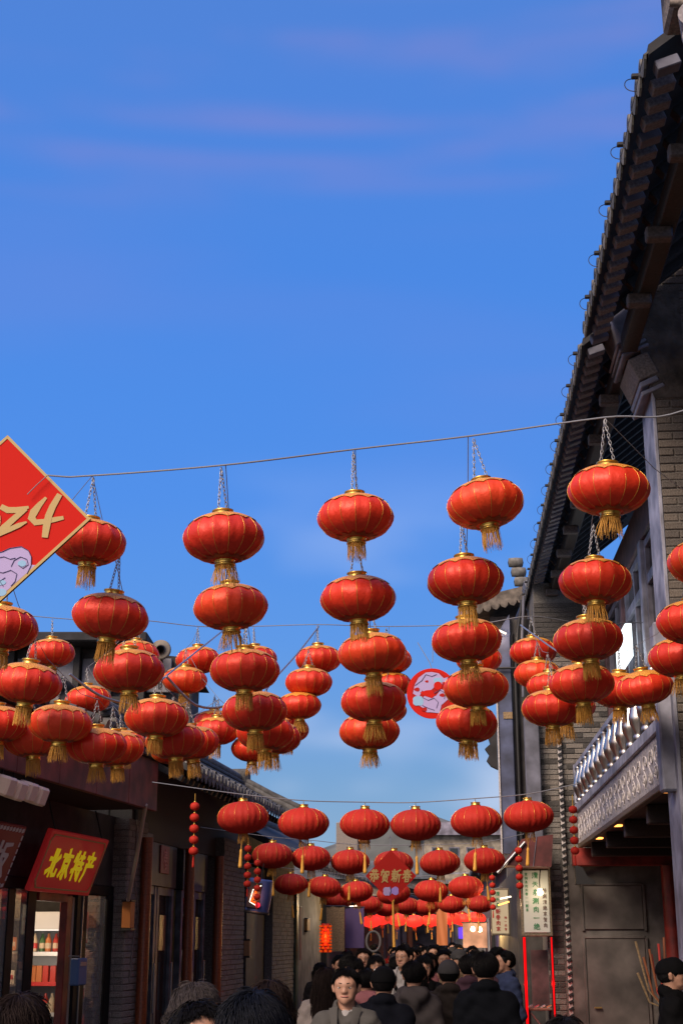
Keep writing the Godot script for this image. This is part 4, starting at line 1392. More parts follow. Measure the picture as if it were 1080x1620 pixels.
	obj("canopy", MB.new().prism(PackedVector2Array([Vector2(0, 0.04), Vector2(0.28, 0.38), Vector2(0.70, 0.44), Vector2(0.66, 0.02)]), 0.6), M.maroon_cloth, aw)
	obj("bracket", MB.new().tube([Vector3(-0.06, -0.06, 0.03), Vector3(0.32, 0.34, 0.03)], 0.02, 0.02, 6), M.steel, aw)
	obj("seam", MB.new().tube([Vector3(0.42, 0.02, 0.008), Vector3(0.48, 0.41, 0.008)], 0.006, 0.006, 5), M.lavender_grey, aw)

	# far continuation of the right row
	for q in [["grey_shopfront", "far low grey shopfront with pale shutters on the right of the lane", 1.35, 33.2, 41.0, 3.6, "plaster_grey"], ["pink_shopfront", "farther pinkish shopfront behind the crowd on the right", 1.25, 41.2, 54.0, 3.9, "plaster_pink"]]:
		var e := house(q[0], q[1], "shop", RD, q[2], q[3])
		var wl := obj("wall", MB.new().bb(Vector3(q[2], 0, -q[3]), Vector3(5, q[5], -q[4])), M[q[6]], e)
		obj("roof", MB.new().bb(Vector3(q[2] - 0.5, q[5], -q[3] + 0.1), Vector3(5.2, q[5] + 0.22, -q[4]), 0.03), M.tile, e)
		for k in 4:
			var t: float = q[3] + 0.8 + k * (q[4] - q[3] - 1.0) / 4.0
			obj("door", MB.new().bb(Vector3(q[2] - 0.05, 0, -t), Vector3(q[2] - 0.004, 2.5, -t - 1.2), 0.01), M.plaster_pale if k % 2 else M.maroon_paint, e)
	for q in [["red_stall", "red panelled stall behind the cream sign on the right", 0.82, 26.4, 1.5, "red_beam"]]:
		var st := thing(q[0], q[1], "stall", F(RD, q[2], 0, q[3]), RD)
		obj("counter", MB.new().bb(Vector3(0, 0, 0), Vector3(0.55, 1.72, -1.6), 0.02), M[q[5]], st)
		obj("post", MB.new().bb(Vector3(-0.06, 0, 0.02), Vector3(0.0, 2.4, -0.05), 0.008), M.iron, st)


func left_houses() -> void:
	var a := house("souvenir_shop", "souvenir shop with a maroon fascia and glass doors at the lower left", "shop", LD, -5.0, 13.0)
	# fascia of maroon panels
	for i in 6:
		var t := 9.6 + i * 1.01
		obj("fascia_panel", MB.new().bb(Vector3(-5.06, 3.30, -t), Vector3(-5.0, 3.86, -minf(t + 1.0, 15.65)), 0.006), M.fascia, a)
	obj("fascia_top", MB.new().bb(Vector3(-5.12, 3.862, -9.5), Vector3(-4.94, 3.93, -15.7), 0.01), M.tile_dark, a)
	var rf := obj("roof", MB.new().prism(PackedVector2Array([Vector2(-5.04, 3.935), Vector2(-5.04, 4.02), Vector2(-9.0, 5.3), Vector2(-9.0, 5.2)]), 6.2, Transform3D(Basis(), Vector3(0, 0, -9.5))), M.tile, a)
	for i in 26:
		var t := 9.6 + i * 0.235
		obj("roll_tile", MB.new().tube([Vector3(-4.98, 4.03, -t), Vector3(-7.0, 4.03 + 2.0 * 0.325, -t), Vector3(-9.0, 5.34, -t)], 0.06, 0.06, 7), M.tile_pale if i % 3 == 0 else M.tile, rf)
	obj("ceiling", MB.new().bb(Vector3(-5.8, 3.32, -9.6), Vector3(-5.1, 3.38, -15.6)), M.wood_soffit, a)
	# facade at s = -5.8
	var dk: Material = M.frame_black
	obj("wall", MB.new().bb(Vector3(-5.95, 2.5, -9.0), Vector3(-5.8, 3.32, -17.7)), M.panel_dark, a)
	obj("side_post", MB.new().bb(Vector3(-5.86, 0, -13.44), Vector3(-5.78, 2.5, -13.62), 0.008), dk, a)
	obj("side_post", MB.new().bb(Vector3(-5.86, 0, -13.93), Vector3(-5.78, 2.5, -14.16), 0.008), dk, a)
	obj("red_post", MB.new().bb(Vector3(-5.86, 0, -15.02), Vector3(-5.775, 2.36, -15.18), 0.008), M.red_beam, a)
	obj("pale_strip", MB.new().bb(Vector3(-5.84, 0, -15.19), Vector3(-5.775, 2.34, -15.245), 0.004), M.strip_pale, a)
	obj("dark_post", MB.new().bb(Vector3(-5.88, 0, -15.26), Vector3(-5.75, 2.42, -15.60), 0.012), dk, a)
	obj("metal_edge", MB.new().bb(Vector3(-5.748, 0.1, -15.42), Vector3(-5.738, 2.36, -15.44)), M.steel, a)
	obj("window_post", MB.new().bb(Vector3(-5.86, 0, -16.3), Vector3(-5.76, 2.4, -16.5), 0.01), dk, a)
	obj("door_head", MB.new().bb(Vector3(-5.86, 2.38, -9.0), Vector3(-5.765, 2.5, -16.5), 0.01), dk, a)
	obj("red_head", MB.new().bb(Vector3(-5.84, 2.28, -14.2), Vector3(-5.77, 2.376, -15.02), 0.006), M.red_beam, a)
	for q in [[9.2, 13.44], [13.62, 13.93]]:
		obj("door_glass", MB.new().bb(Vector3(-5.80, 0.02, -q[0]), Vector3(-5.79, 2.38, -q[1])), M.glass, a)
	obj("window_glass", MB.new().bb(Vector3(-5.80, 0.4, -15.66), Vector3(-5.79, 2.38, -16.3)), M.glass, a)
	# the room behind
	obj("back_wall", MB.new().bb(Vector3(-8.2, 0, -9.0), Vector3(-8.0, 3.3, -18)), M.plaster_cream, a)
	obj("room_end_wall", MB.new().bb(Vector3(-8.0, 0, -17.75), Vector3(-5.95, 3.3, -17.95)), M.plaster_cream, a)
	obj("room_ceiling", MB.new().bb(Vector3(-8.0, 3.0, -9.0), Vector3(-5.96, 3.1, -17.7)), M.plaster_cream, a)
	# brick pier
	var pier := obj("brick_pier", MB.new().bb(Vector3(-6.4, 0, -16.52), Vector3(-5.62, 3.3, -17.25)), M.mortar, a)
	bricks(pier, Vector3(-5.62, 0.5, -16.52), Vector3(0, 0, -1), Vector3(1, 0, 0), 0.72, 2.78, [M.brick_e, M.brick_f, M.brick_e], 200)
	bricks(pier, Vector3(-6.1, 0.5, -16.52), Vector3(1, 0, 0), Vector3(0, 0, 1), 0.48, 2.78, [M.brick_e, M.brick_f, M.brick_e], 100)
	obj("grey_jamb", MB.new().bb(Vector3(-5.9, 0, -17.27), Vector3(-5.66, 3.2, -17.62), 0.01), M.slate_paint, a)
	obj("cable_run", MB.new().tube([Vector3(-5.60, 3.3, -16.75), Vector3(-5.60, 2.6, -16.75), Vector3(-5.60, 2.2, -16.95), Vector3(-5.60, 1.9, -16.8), Vector3(-5.60, 1.4, -16.72)], 0.012, 0.012, 5), M.stone_warm, a)

	# room behind the glass; its unseen ceiling lamp is added to light it
	var tl := thing("added_shop_lamp", "added unseen tube lamp that lights the inside of the souvenir shop", "lamp", F(LD, -6.6, 2.9, 14.6), LD)
	obj("lamp_tube", MB.new().tube([Vector3(0, 0, 0), Vector3(0, 0, -1.2)], 0.018, 0.018, 8), M.lamp_fridge, tl)
	obj("lamp_housing", MB.new().bb(Vector3(-0.05, 0.022, 0.03), Vector3(0.05, 0.08, -1.23), 0.006), M.fridge_white, tl)
	omni(tl, Vector3(0, -0.1, -0.6), Color(1.0, 0.86, 0.7), 0.9, 0.1)
	var cols := [M.prod_red, M.prod_cream, M.prod_green, M.prod_dark, M.prod_orange]
	var fr := thing("drinks_fridge", "lit white drinks fridge with shelves behind the left shop door", "fridge", F(LD, -6.80, 0, 16.0), LD)
	obj("cabinet", MB.new().bb(Vector3(0, 0, -0.42), Vector3(0.74, 2.2, -0.45)).bb(Vector3(0, 0, 0), Vector3(0.03, 2.2, -0.419)).bb(Vector3(0.71, 0, 0), Vector3(0.74, 2.2, -0.419)).bb(Vector3(0.031, 2.15, 0), Vector3(0.709, 2.2, -0.419)), M.fridge_white, fr)
	obj("header", MB.new().bb(Vector3(0.02, 2.0, 0.012), Vector3(0.72, 2.18, 0.002)), M.fridge_white, fr)
	for i in 5:
		obj("shelf", MB.new().bb(Vector3(0.032, 0.4 + i * 0.33, 0.0), Vector3(0.708, 0.42 + i * 0.33, -0.41), 0.004), M.fridge_white, fr)
		obj("shelf_edge", MB.new().bb(Vector3(0.032, 0.39 + i * 0.33, 0.012), Vector3(0.708, 0.435 + i * 0.33, 0.001)), M.price_red if i % 2 else M.fridge_white, fr)
	obj("fridge_lamp", MB.new().tube([Vector3(0.1, 2.0, -0.05), Vector3(0.64, 2.0, -0.05)], 0.010, 0.010, 6), M.lamp_fridge, fr)
	omni(fr, Vector3(0.45, 1.7, 0.45), Color(1.0, 0.92, 0.82), 0.14, 0.08)
	var bottle := MB.new().lathe([Vector2(0, 0), Vector2(0.034, 0), Vector2(0.036, 0.02), Vector2(0.036, 0.14), Vector2(0.016, 0.19), Vector2(0.016, 0.215), Vector2(0, 0.217)], 12).mesh()
	var carton := MB.new().bb(Vector3(-0.034, 0, 0.03), Vector3(0.034, 0.19, -0.03), 0.004).mesh()
	var band := MB.new().lathe([Vector2(0.037, 0.05), Vector2(0.0372, 0.11)], 12).mesh()
	for i in 5:
		for k in 8:
			var bt := thing("bottle", "small drink, %s from the left on the %s fridge shelf from below" % [ORD[k], ORD[i]], "bottle", F(LD, -6.80 + 0.08 + k * 0.082, 0.422 + i * 0.33, 16.09 + rng.randf_range(-0.015, 0.03)), LD, "drinks in the lit fridge")
			if i % 2:
				obj("carton", carton, cols[(i + k / 2) % 5], bt)
			else:
				obj("glass_body", bottle, cols[(i * 2 + k * 3 / 2) % 5], bt)
				obj("label_band", band, M.prod_cream if (i + k / 3) % 2 else M.price_red, bt)
	var sh := thing("goods_shelf", "tall shelf of packets behind the left glass of the souvenir shop", "shelf", F(LD, -6.62, 0, 14.45), LD - 90.0)
	for i in 6:
		obj("board", MB.new().bb(Vector3(0, 0.3 + i * 0.36, 0), Vector3(1.4, 0.325 + i * 0.36, -0.3), 0.004), M.frame_wood, sh)
	for x in [0.0, 0.68, 1.37]:
		obj("upright", MB.new().bb(Vector3(x, 0, 0.004), Vector3(x + 0.03, 2.4, -0.3)), M.frame_wood, sh)
	for i in 5:
		for k in 7:
			var pk := thing("packet", "packet of sweets, %s from the left on the %s wooden shelf from below" % [ORD[k], ORD[i]], "packet", sh.transform * Vector3(0.05 + k * 0.19, 0.327 + i * 0.36, -0.04), LD - 90.0, "packets on the wooden shop shelf")
			obj("bag", MB.new().bb(Vector3(0, 0, 0), Vector3(0.14, 0.22 + 0.05 * ((i * k) % 3), -0.12), 0.012) if k % 2 else MB.new().bb(Vector3(0, 0, 0), Vector3(0.16, 0.15, -0.14), 0.004), cols[(i * 3 + k * 2) % 5], pk)
			obj("print", MB.new().bb(Vector3(0.03, 0.05, 0.003), Vector3(0.11, 0.10, 0.0005)), cols[(i + k + 1) % 5], pk)
	for i in 4:
		var pk := thing("snack_box", ["red and cream gift box in the shop's side window, top one", "pale gift box in the shop's side window", "orange packet low in the shop's side window", "white poster board leaning in the shop's side window"][i], "box", F(LD, -6.03, [1.85, 1.2, 0.75, 1.3][i] - 0.5 * float(i == 3), 15.72), LD, "goods in the side window")
		obj("carton", MB.new().bb(Vector3(0, 0, 0), Vector3(0.16, [0.35, 0.5, 0.3, 0.48][i], -0.26), 0.01), [M.prod_red, M.prod_cream, M.prod_orange, M.plaster_pale][i], pk)
		obj("band", MB.new().bb(Vector3(0.161, 0.05, -0.04), Vector3(0.164, 0.16, -0.22)), [M.prod_cream, M.price_red, M.prod_red, M.prod_dark][i], pk)
	var bx := thing("blue_box", "blue letter box hung beside the red door post at the left", "box", F(LD, -5.66, 1.42, 14.9), LD)
	obj("shell", MB.new().bb(Vector3(0, 0, 0), Vector3(0.1, 0.28, -0.26), 0.012), M.blue_box, bx)
	obj("slot", MB.new().bb(Vector3(0.101, 0.2, -0.04), Vector3(0.106, 0.24, -0.22)), M.steel, bx)
	obj("hook", MB.new().tube([Vector3(-0.07, 0.3, -0.13), Vector3(0.05, 0.3, -0.13)], 0.008, 0.008, 5), M.steel, bx)

	# the tiled row after the shop
	var b := house("tiled_shop_row", "row of dark wooden shopfronts under a grey tiled eave on the left", "shop", LD2, -3.9, 19.5)
	var slope := deg_to_rad(27)
	var E := 3.76
	var roof := obj("roof", MB.new().prism(PackedVector2Array([Vector2(-3.92, E), Vector2(-3.92, E + 0.08), Vector2(-4.95, E + 0.08 + 1.03 * tan(slope)), Vector2(-4.95, E - 0.02 + 1.03 * tan(slope))]), 7.9, Transform3D(Basis(), Vector3(0, 0, -16.0))), M.tile, b)
	eave_tiles(roof, -3.9, E + 0.04, 16.0, 23.8, 0.21, slope, 1.0)
	var lm := {}
	for v in 2:
		var long := MB.new()
		var g := []
		for r in 9:
			var row := []
			var f := 0.3 + 0.86 * r / 8.0
			for c in 7:
				var an := PI * c / 6.0
				var w := 0.072 + 0.020 * float((r + v) % 2)
				row.append(Vector3(-f * cos(slope), f * sin(slope), 0) + Vector3(0, sin(an) * w, cos(an) * w))
			g.append(row)
		long.sheet(g)
		lm[v] = long.mesh()
	for i in 37:
		obj("tile_ridge", lm[i % 2], [M.tile, M.tile_pale, M.tile_b][(i * 7) % 3], roof, Vector3(-3.9, E + 0.06 + rng.randf_range(-0.008, 0.008), -(16.0 + (i + 1.0) * 0.21)))
	for k in 3:
		obj("ridge_course", MB.new().bb(Vector3(-5.2 - k * 0.01, E + 0.50 + k * 0.085, -16.0), Vector3(-4.86 + (k % 2) * 0.04, E + 0.57 + k * 0.085, -23.75 - k * 0.05), 0.02), [M.tile_b, M.tile_pale, M.tile][k], roof)
	obj("ridge_cap", MB.new().tube([Vector3(-4.98, E + 0.80, -15.9), Vector3(-4.98, E + 0.80, -23.9)], 0.075, 0.075, 10), M.tile_pale, roof)
	obj("ridge_end", MB.new().bb(Vector3(-5.2, E + 0.45, -23.8), Vector3(-4.8, E + 0.95, -24.1), 0.05), M.tile_b, roof)
	var rear := house("rear_house", "dark ridged roof of a house standing behind the tiled shop row on the left", "house", LD2, -5.7, 25.0)
	obj("wall", MB.new().bb(Vector3(-9, 0, -19.0), Vector3(-5.8, 4.7, -31.0)), M.brick_wall, rear)
	obj("roof", MB.new().prism(PackedVector2Array([Vector2(-5.5, 4.66), Vector2(-5.5, 4.76), Vector2(-6.6, 5.3), Vector2(-9.0, 4.8), Vector2(-9.0, 4.7)]), 12.3, Transform3D(Basis(), Vector3(0, 0, -18.9))), M.tile_dark, rear)
	obj("ridge_cap", MB.new().tube([Vector3(-6.6, 5.36, -18.8), Vector3(-6.6, 5.36, -31.3)], 0.12, 0.12, 8), M.tile, rear)
	for i in 3:
		obj("verge_tile", MB.new().tube([Vector3(-3.84, E + 0.1 + i * 0.07, -23.84 - i * 0.02), Vector3(-4.4, E + 0.11 + i * 0.07 + 0.5 * tan(slope), -23.84 - i * 0.02), Vector3(-4.95, E + 0.12 + i * 0.07 + 1.05 * tan(slope), -23.84 - i * 0.02)], 0.06, 0.06, 8), [M.tile, M.tile_pale, M.tile_b][i], roof)
	var rm := MB.new().bb(Vector3(-0.65, -0.05, 0.045), Vector3(0.1, 0.03, -0.045), 0.006).mesh()
	for i in 30:
		obj("rafter_end", rm, M.wood_dark, roof, Vector3(-4.1, E - 0.02, -(16.1 + i * 0.26)), Basis(Vector3(0, 0, 1), -slope))
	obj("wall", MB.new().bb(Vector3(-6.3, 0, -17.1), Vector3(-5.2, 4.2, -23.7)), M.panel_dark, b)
	obj("end_board", MB.new().bb(Vector3(-5.2, 2.9, -17.12), Vector3(-4.9, 4.2, -17.2), 0.006), M.wood_dark, b)
	obj("upper_beam", MB.new().bb(Vector3(-5.2, 3.1, -17.2), Vector3(-4.85, 4.15, -23.7), 0.01), M.wood_dark, b)
	for q in [17.02, 19.27, 21.15]:
		obj("brown_post", MB.new().lathe([Vector2(0.07, 0), Vector2(0.07, 3.1)], 16, Transform3D(Basis(), Vector3(-4.72, 0, -q - 0.2))), M.post_brown, b)
	for q in [[17.4, 19.2], [19.6, 21.1]]:
		for k in 2:
			var t0: float = lerpf(q[0], q[1], k * 0.5)
			var t1: float = lerpf(q[0], q[1], k * 0.5 + 0.5)
			var dr := obj("door", MB.new().bb(Vector3(-4.95, 0, -t0 - 0.02), Vector3(-4.86, 2.55, -t0 - 0.12), 0.006).bb(Vector3(-4.95, 0, -t1 + 0.12), Vector3(-4.86, 2.55, -t1 + 0.02), 0.006).bb(Vector3(-4.94, 2.45, -t0 - 0.12), Vector3(-4.87, 2.55, -t1 + 0.12)).bb(Vector3(-4.94, 0, -t0 - 0.12), Vector3(-4.87, 0.8, -t1 + 0.12)), M.slate_paint, b)
			obj("pane", MB.new().bb(Vector3(-4.91, 0.8, -t0 - 0.12), Vector3(-4.902, 2.45, -t1 + 0.12)), M.glass_dark, dr)
			obj("handle", MB.new().tube([Vector3(-4.82, 1.0, -t1 + 0.18), Vector3(-4.82, 1.6, -t1 + 0.18)], 0.014, 0.014, 6), M.steel, dr)
			obj("door_poster", MB.new().bb(Vector3(-4.898, 1.75, -t0 - 0.3), Vector3(-4.894, 2.2, -t0 - 0.62)), [M.prod_red, M.prod_dark][k], dr)
		obj("transom", MB.new().bb(Vector3(-5.0, 2.55, -q[0]), Vector3(-4.84, 3.1, -q[1]), 0.008), M.slate_dark, b)
	for q in [[21.65, 23.3], [25.9, 28.2]]:
		var cp := obj("brick_column", MB.new().bb(Vector3(-5.4, 0, -q[0]), Vector3(-4.72, 3.4, -q[1])), M.mortar_dark, b)
		bricks(cp, Vector3(-4.72, 0.7, -q[0]), Vector3(0, 0, -1), Vector3(1, 0, 0), q[1] - q[0], 2.7, [M.brick_g, M.brick_h, M.brick_g], 230)
	var b2 := house("low_tiled_house", "farther low tiled house past the tiled shop row on the left", "house", LD2, -3.8, 27.6)
	obj("wall", MB.new().bb(Vector3(-6.6, 0, -24.2), Vector3(-4.85, 3.1, -38)), M.panel_dark, b2)
	obj("green_frame", MB.new().bb(Vector3(-4.84, 0, -28.25), Vector3(-4.66, 3.0, -28.5), 0.01), M.green_paint, b2)
	obj("plaster_wall", MB.new().bb(Vector3(-4.84, 0, -28.52), Vector3(-4.67, 3.0, -31.6), 0.01), M.plaster_grey, b2)
	obj("dark_post", MB.new().bb(Vector3(-4.72, 0, -31.7), Vector3(-4.55, 3.0, -32.1), 0.01), M.iron, b2)
	var r2 := obj("roof", MB.new().prism(PackedVector2Array([Vector2(-3.97, 3.17), Vector2(-3.97, 3.27), Vector2(-6.3, 4.5), Vector2(-6.3, 4.3)]), 13.6, Transform3D(Basis(), Vector3(0, 0, -24.4))), M.tile_dark, b2)
	eave_tiles(r2, -3.94, 3.2, 24.4, 38.0, 0.26, deg_to_rad(27), 1.0)
	obj("ridge_cap", MB.new().tube([Vector3(-6.3, 4.52, -24.4), Vector3(-6.3, 4.52, -38.2)], 0.12, 0.12, 8), M.tile, r2)
	obj("chimney", MB.new().bb(Vector3(-5.3, 3.7, -38.6), Vector3(-4.7, 4.95, -39.2), 0.02), M.brick_e, b2)
	obj("chimney_pot", MB.new().bb(Vector3(-4.68, 4.4, -38.6), Vector3(-4.4, 5.0, -39.1), 0.04), M.prod_orange, b2)
	for q in [["cream_stall_row", "far row of stalls with hanging banners on the left of the crowd", -3.5, 38.4, 48.0, 3.0, "plaster_brown"], ["end_house", "farthest low house closing the left side of the lane", -2.8, 48.2, 60.0, 3.2, "plaster_grey"]]:
		var e := house(q[0], q[1], "shop", LD2, q[2], q[3])
		obj("wall", MB.new().bb(Vector3(-6, 0, -q[3]), Vector3(q[2] - 0.5, q[5], -q[4])), M[q[6]], e)
		obj("roof", MB.new().prism(PackedVector2Array([Vector2(q[2], q[5]), Vector2(q[2], q[5] + 0.1), Vector2(-6, q[5] + 1.0), Vector2(-6, q[5] + 0.8)]), q[4] - q[3], Transform3D(Basis(), Vector3(0, 0, -q[3]))), M.tile, e)
		for k in 4:
			var t: float = q[3] + 0.6 + k * (q[4] - q[3] - 1.0) / 4.0
			obj("door", MB.new().bb(Vector3(q[2] - 0.5, 0, -t), Vector3(q[2] - 0.44, 2.3, -t - 1.3), 0.01), [M.maroon_paint, M.plaster_pale, M.slate_paint, M.prod_orange][k], e)

	# upper storey behind, over the left roofs
	var u := house("gallery_house", "set back upper storey with pale panels and dark posts behind the left lanterns", "house", 0.0, -6.0, 20.0)
	obj("wall", MB.new().bb(Vector3(-9.5, 0, -20.3), Vector3(-2.95, 6.0, -22)), M.plaster_grey, u)
	for i in 9:
		var x := -6.8 + i * 0.48
		obj("post", MB.new().bb(Vector3(x, 3.5, -20.12), Vector3(x + 0.09, 6.0, -20.29), 0.006), M.wood_dark, u)
		obj("panel", MB.new().bb(Vector3(x + 0.11, 5.35, -20.24), Vector3(x + 0.46, 5.85, -20.299), 0.008), M.plaster_pale, u)
	obj("rail", MB.new().bb(Vector3(-7, 5.18, -20.08), Vector3(-2.95, 5.26, -20.119), 0.004), M.wood_dark, u)
	obj("rail", MB.new().bb(Vector3(-7, 4.72, -20.08), Vector3(-2.95, 4.80, -20.119), 0.004), M.lavender_grey, u)
	obj("flat_roof", MB.new().bb(Vector3(-9.6, 6.0, -19.7), Vector3(-2.8, 6.14, -22.2), 0.02), M.tile_dark, u)
	var us := obj("ridge_tiles", MB.new().bb(Vector3(-7, 6.142, -19.9), Vector3(-5, 6.2, -20.2)), M.tile, u)
	us.set_meta("kind", "part")
	var dome := thing("round_floodlight", "pale round floodlight on the roof behind the left lanterns", "floodlight", Vector3(-2.62, 5.75, -20.0))
	obj("disc", MB.new().lathe([Vector2(0, -0.03), Vector2(0.13, -0.03), Vector2(0.15, 0.0), Vector2(0.13, 0.05), Vector2(0, 0.07)], 24, Transform3D(Basis(Vector3.RIGHT, PI / 2), Vector3(0, 0.16, 0.1))), M.plaster_cream, dome)
	obj("stand", MB.new().tube([Vector3(0, -0.4, 0), Vector3(0, 0.1, 0.04)], 0.03, 0.03, 8), M.iron, dome)
	var hut := house("rooftop_hut", "small dark rooftop structure beside the round floodlight on the left", "house", 0.0, -2.6, 21.0)
	obj("wall", MB.new().bb(Vector3(-2.9, 3.0, -20.4), Vector3(-2.2, 5.6, -21.4), 0.02), M.tile, hut)
	obj("roof", MB.new().prism(PackedVector2Array([Vector2(-3.0, 5.6), Vector2(-2.72, 5.92), Vector2(-2.3, 5.88), Vector2(-2.05, 5.55)]), 1.2, Transform3D(Basis(), Vector3(0, 0, -20.3))), M.tile_dark, hut)


func far_end() -> void:
	var e := house("beige_block", "far beige apartment block with a flat roof at the end of the lane", "building", 0.0, 4.0, 62.0)
	obj("wall", MB.new().bb(Vector3(3.6, 0, -62), Vector3(9, 6.2, -70)), M.plaster_beige, e)
	obj("roof", MB.new().prism(PackedVector2Array([Vector2(3.3, 6.2), Vector2(3.7, 6.75), Vector2(9, 6.75), Vector2(9.2, 6.2)]), 8.6, Transform3D(Basis(), Vector3(0, 0, -61.7))), M.roof_mauve, e)
	for i in 5:
		for k in 2:
			var wn := obj("window", MB.new().bb(Vector3(3.9 + i * 0.75, 4.9 - k * 1.5, -61.95), Vector3(4.35 + i * 0.75, 5.7 - k * 1.5, -61.999), 0.01), M.frame_lavender, e)
			obj("pane", MB.new().bb(Vector3(3.95 + i * 0.75, 4.95 - k * 1.5, -61.94), Vector3(4.30 + i * 0.75, 5.65 - k * 1.5, -61.948)), M.glass_dark, wn)
	obj("balcony_rail", MB.new().bb(Vector3(3.6, 4.55, -61.6), Vector3(7.5, 4.62, -61.64)), M.plaster_pale, e)
	obj("balcony_slab", MB.new().bb(Vector3(3.6, 4.15, -61.55), Vector3(7.5, 4.30, -61.99)), M.plaster_pale, e)
	var e2 := house("tiled_hall", "far low hall with a long grey roof behind the middle lantern rows", "building", 0.0, 2.0, 58.0)
	obj("wall", MB.new().bb(Vector3(-3.5, 0, -58), Vector3(3.5, 4.2, -61)), M.plaster_tan, e2)
	obj("roof", MB.new().prism(PackedVector2Array([Vector2(-4, 4.2), Vector2(-3, 4.9), Vector2(3.2, 4.9), Vector2(3.9, 4.2)]), 3.4, Transform3D(Basis(), Vector3(0, 0, -57.7))), M.roof_grey, e2)
	for i in 7:
		var dd := obj("door", MB.new().bb(Vector3(-2.9 + i * 0.9, 0, -57.93), Vector3(-2.3 + i * 0.9, 3.4, -57.999), 0.02), [M.plaster_grey, M.plaster_cream, M.prod_orange, M.roof_mauve, M.plaster_pale, M.plaster_grey, M.plaster_pink][i], e2)
		dd.set_meta("kind", "part")
	for q in [["purple_banner", "hanging purple banner over the far crowd, left of centre", 0.22, 24.5, 1.75, 0.32, 0.66, "purple"], ["tan_banner", "brown paper banner beside the purple one", -0.1, 24.2, 1.7, 0.30, 0.72, "ply"], ["orange_banner", "orange vertical banner far down the lane, right of centre", 2.35, 34.0, 1.75, 0.26, 0.9, "prod_orange"], ["violet_screen", "small violet lit panel over the far crowd at right of centre", 2.6, 31.0, 1.9, 0.22, 0.24, "lamp_violet"], ["pink_banner", "pale pink banner over the far crowd at the right", 2.75, 30.0, 1.72, 0.5, 0.5, "plaster_pink"]]:
		var bn := thing(q[0], q[1], "banner", Vector3(q[2], q[4], -q[3]), 0.0, "banners over the far crowd")
		var cl := []
		for r in 5:
			var row := []
			for c in 7:
				row.append(Vector3((c / 6.0 - 0.5) * q[5], q[6] * r / 4.0, 0.012 * sin(c * 1.7 + r)))
			cl.append(row)
		obj("cloth", MB.new().sheet(cl), M[q[7]], bn)
		obj("rod", MB.new().tube([Vector3(-q[5] * 0.55, q[6], 0), Vector3(q[5] * 0.55, q[6], 0)], 0.012, 0.012, 6), M.iron, bn)
		if q[7] == "lamp_violet":
			omni(bn, Vector3(0, 0.12, 0.1), Color(0.6, 0.4, 1.0), 0.2, 0.1)
	var wr := thing("white_wreath", "white ring wreath held up over the crowd, left of centre", "wreath", Vector3(0.46, 1.86, -21.0))
	var pts := []
	for i in 25:
		pts.append(Vector3(cos(TAU * i / 24.0) * 0.10, sin(TAU * i / 24.0) * 0.14, 0))
	obj("ring", MB.new().tube(pts, 0.018, 0.018, 8), M.plaster_grey, wr)
	obj("stick", MB.new().tube([Vector3(0, -0.14, 0), Vector3(0.01, -0.62, 0)], 0.012, 0.012, 6), M.ply, wr)
	for i in 3:
		var bl := thing("bare_bulb", ["glowing bare bulb of the far right stall, left one", "glowing bare bulb of the far right stall, right one", "glowing bulb over the far stalls on the left"][i], "bulb", [Vector3(2.62, 2.08, -29.0), Vector3(2.76, 2.07, -29.0), Vector3(0.32, 2.55, -32.0)][i], 0.0, "bulbs over the far stalls")
		obj("glass", MB.new().lathe([Vector2(0, -0.05), Vector2(0.04, -0.03), Vector2(0.05, 0), Vector2(0.03, 0.05), Vector2(0, 0.06)], 12), M.lamp_bulb, bl)
		obj("wire", MB.new().tube([Vector3(0, 0.06, 0), Vector3(0, 0.5, 0)], 0.006, 0.006, 5), M.iron, bl)
		omni(bl, Vector3.ZERO, Color(1.0, 0.8, 0.5), 0.9, 0.04)
	var tb := obj("strip_tube", MB.new().tube([Vector3(0.0, 2.55, -31.0), Vector3(0.34, 2.56, -31.0)], 0.02, 0.02, 6), M.lamp_white)
	tag(tb, "white strip light over the far left stalls", "strip light")
	omni(self, Vector3(0.17, 2.5, -30.94), Color(1, 0.95, 0.85), 0.4, 0.05)
	var ln := thing("orange_lantern_stack", "glowing orange honeycomb lantern column at the left edge of the crowd", "lantern", Vector3(-0.24, 1.72, -22.0))
	var hc := MB.new()
	for r in 9:
		for c in 7:
			var an := TAU * (c + 0.5 * (r % 2)) / 7.0
			hc.box(Vector3(sin(an) * 0.085, r * 0.045, cos(an) * 0.085), Vector3(0.045, 0.03, 0.012), 0.006, Basis(Vector3.UP, an))
	obj("glowing_cells", hc, M.lamp_orange, ln)
	obj("core", MB.new().lathe([Vector2(0, -0.02), Vector2(0.075, -0.02), Vector2(0.075, 0.4), Vector2(0, 0.4)], 14), M.prod_red, ln)
	omni(ln, Vector3(0, 0.2, 0.16), Color(1.0, 0.4, 0.12), 0.12, 0.06)
	obj("cord", MB.new().tube([Vector3(0, 0.4, 0), Vector3(0, 0.9, 0)], 0.006, 0.006, 5), M.iron, ln)


# ---------------------------------------------------------------- signs and small things

func cloud_poly(cx: float, cy: float, r: float, lobes: int, sy := 1.0) -> PackedVector2Array:
	var p := PackedVector2Array()
	for i in lobes * 6:
		var a := TAU * i / (lobes * 6.0)
		var q := r * (0.82 + 0.18 * absf(sin(a * lobes * 0.5)))
		p.append(Vector2(cx + cos(a) * q, cy + sin(a) * q * sy))
	return p


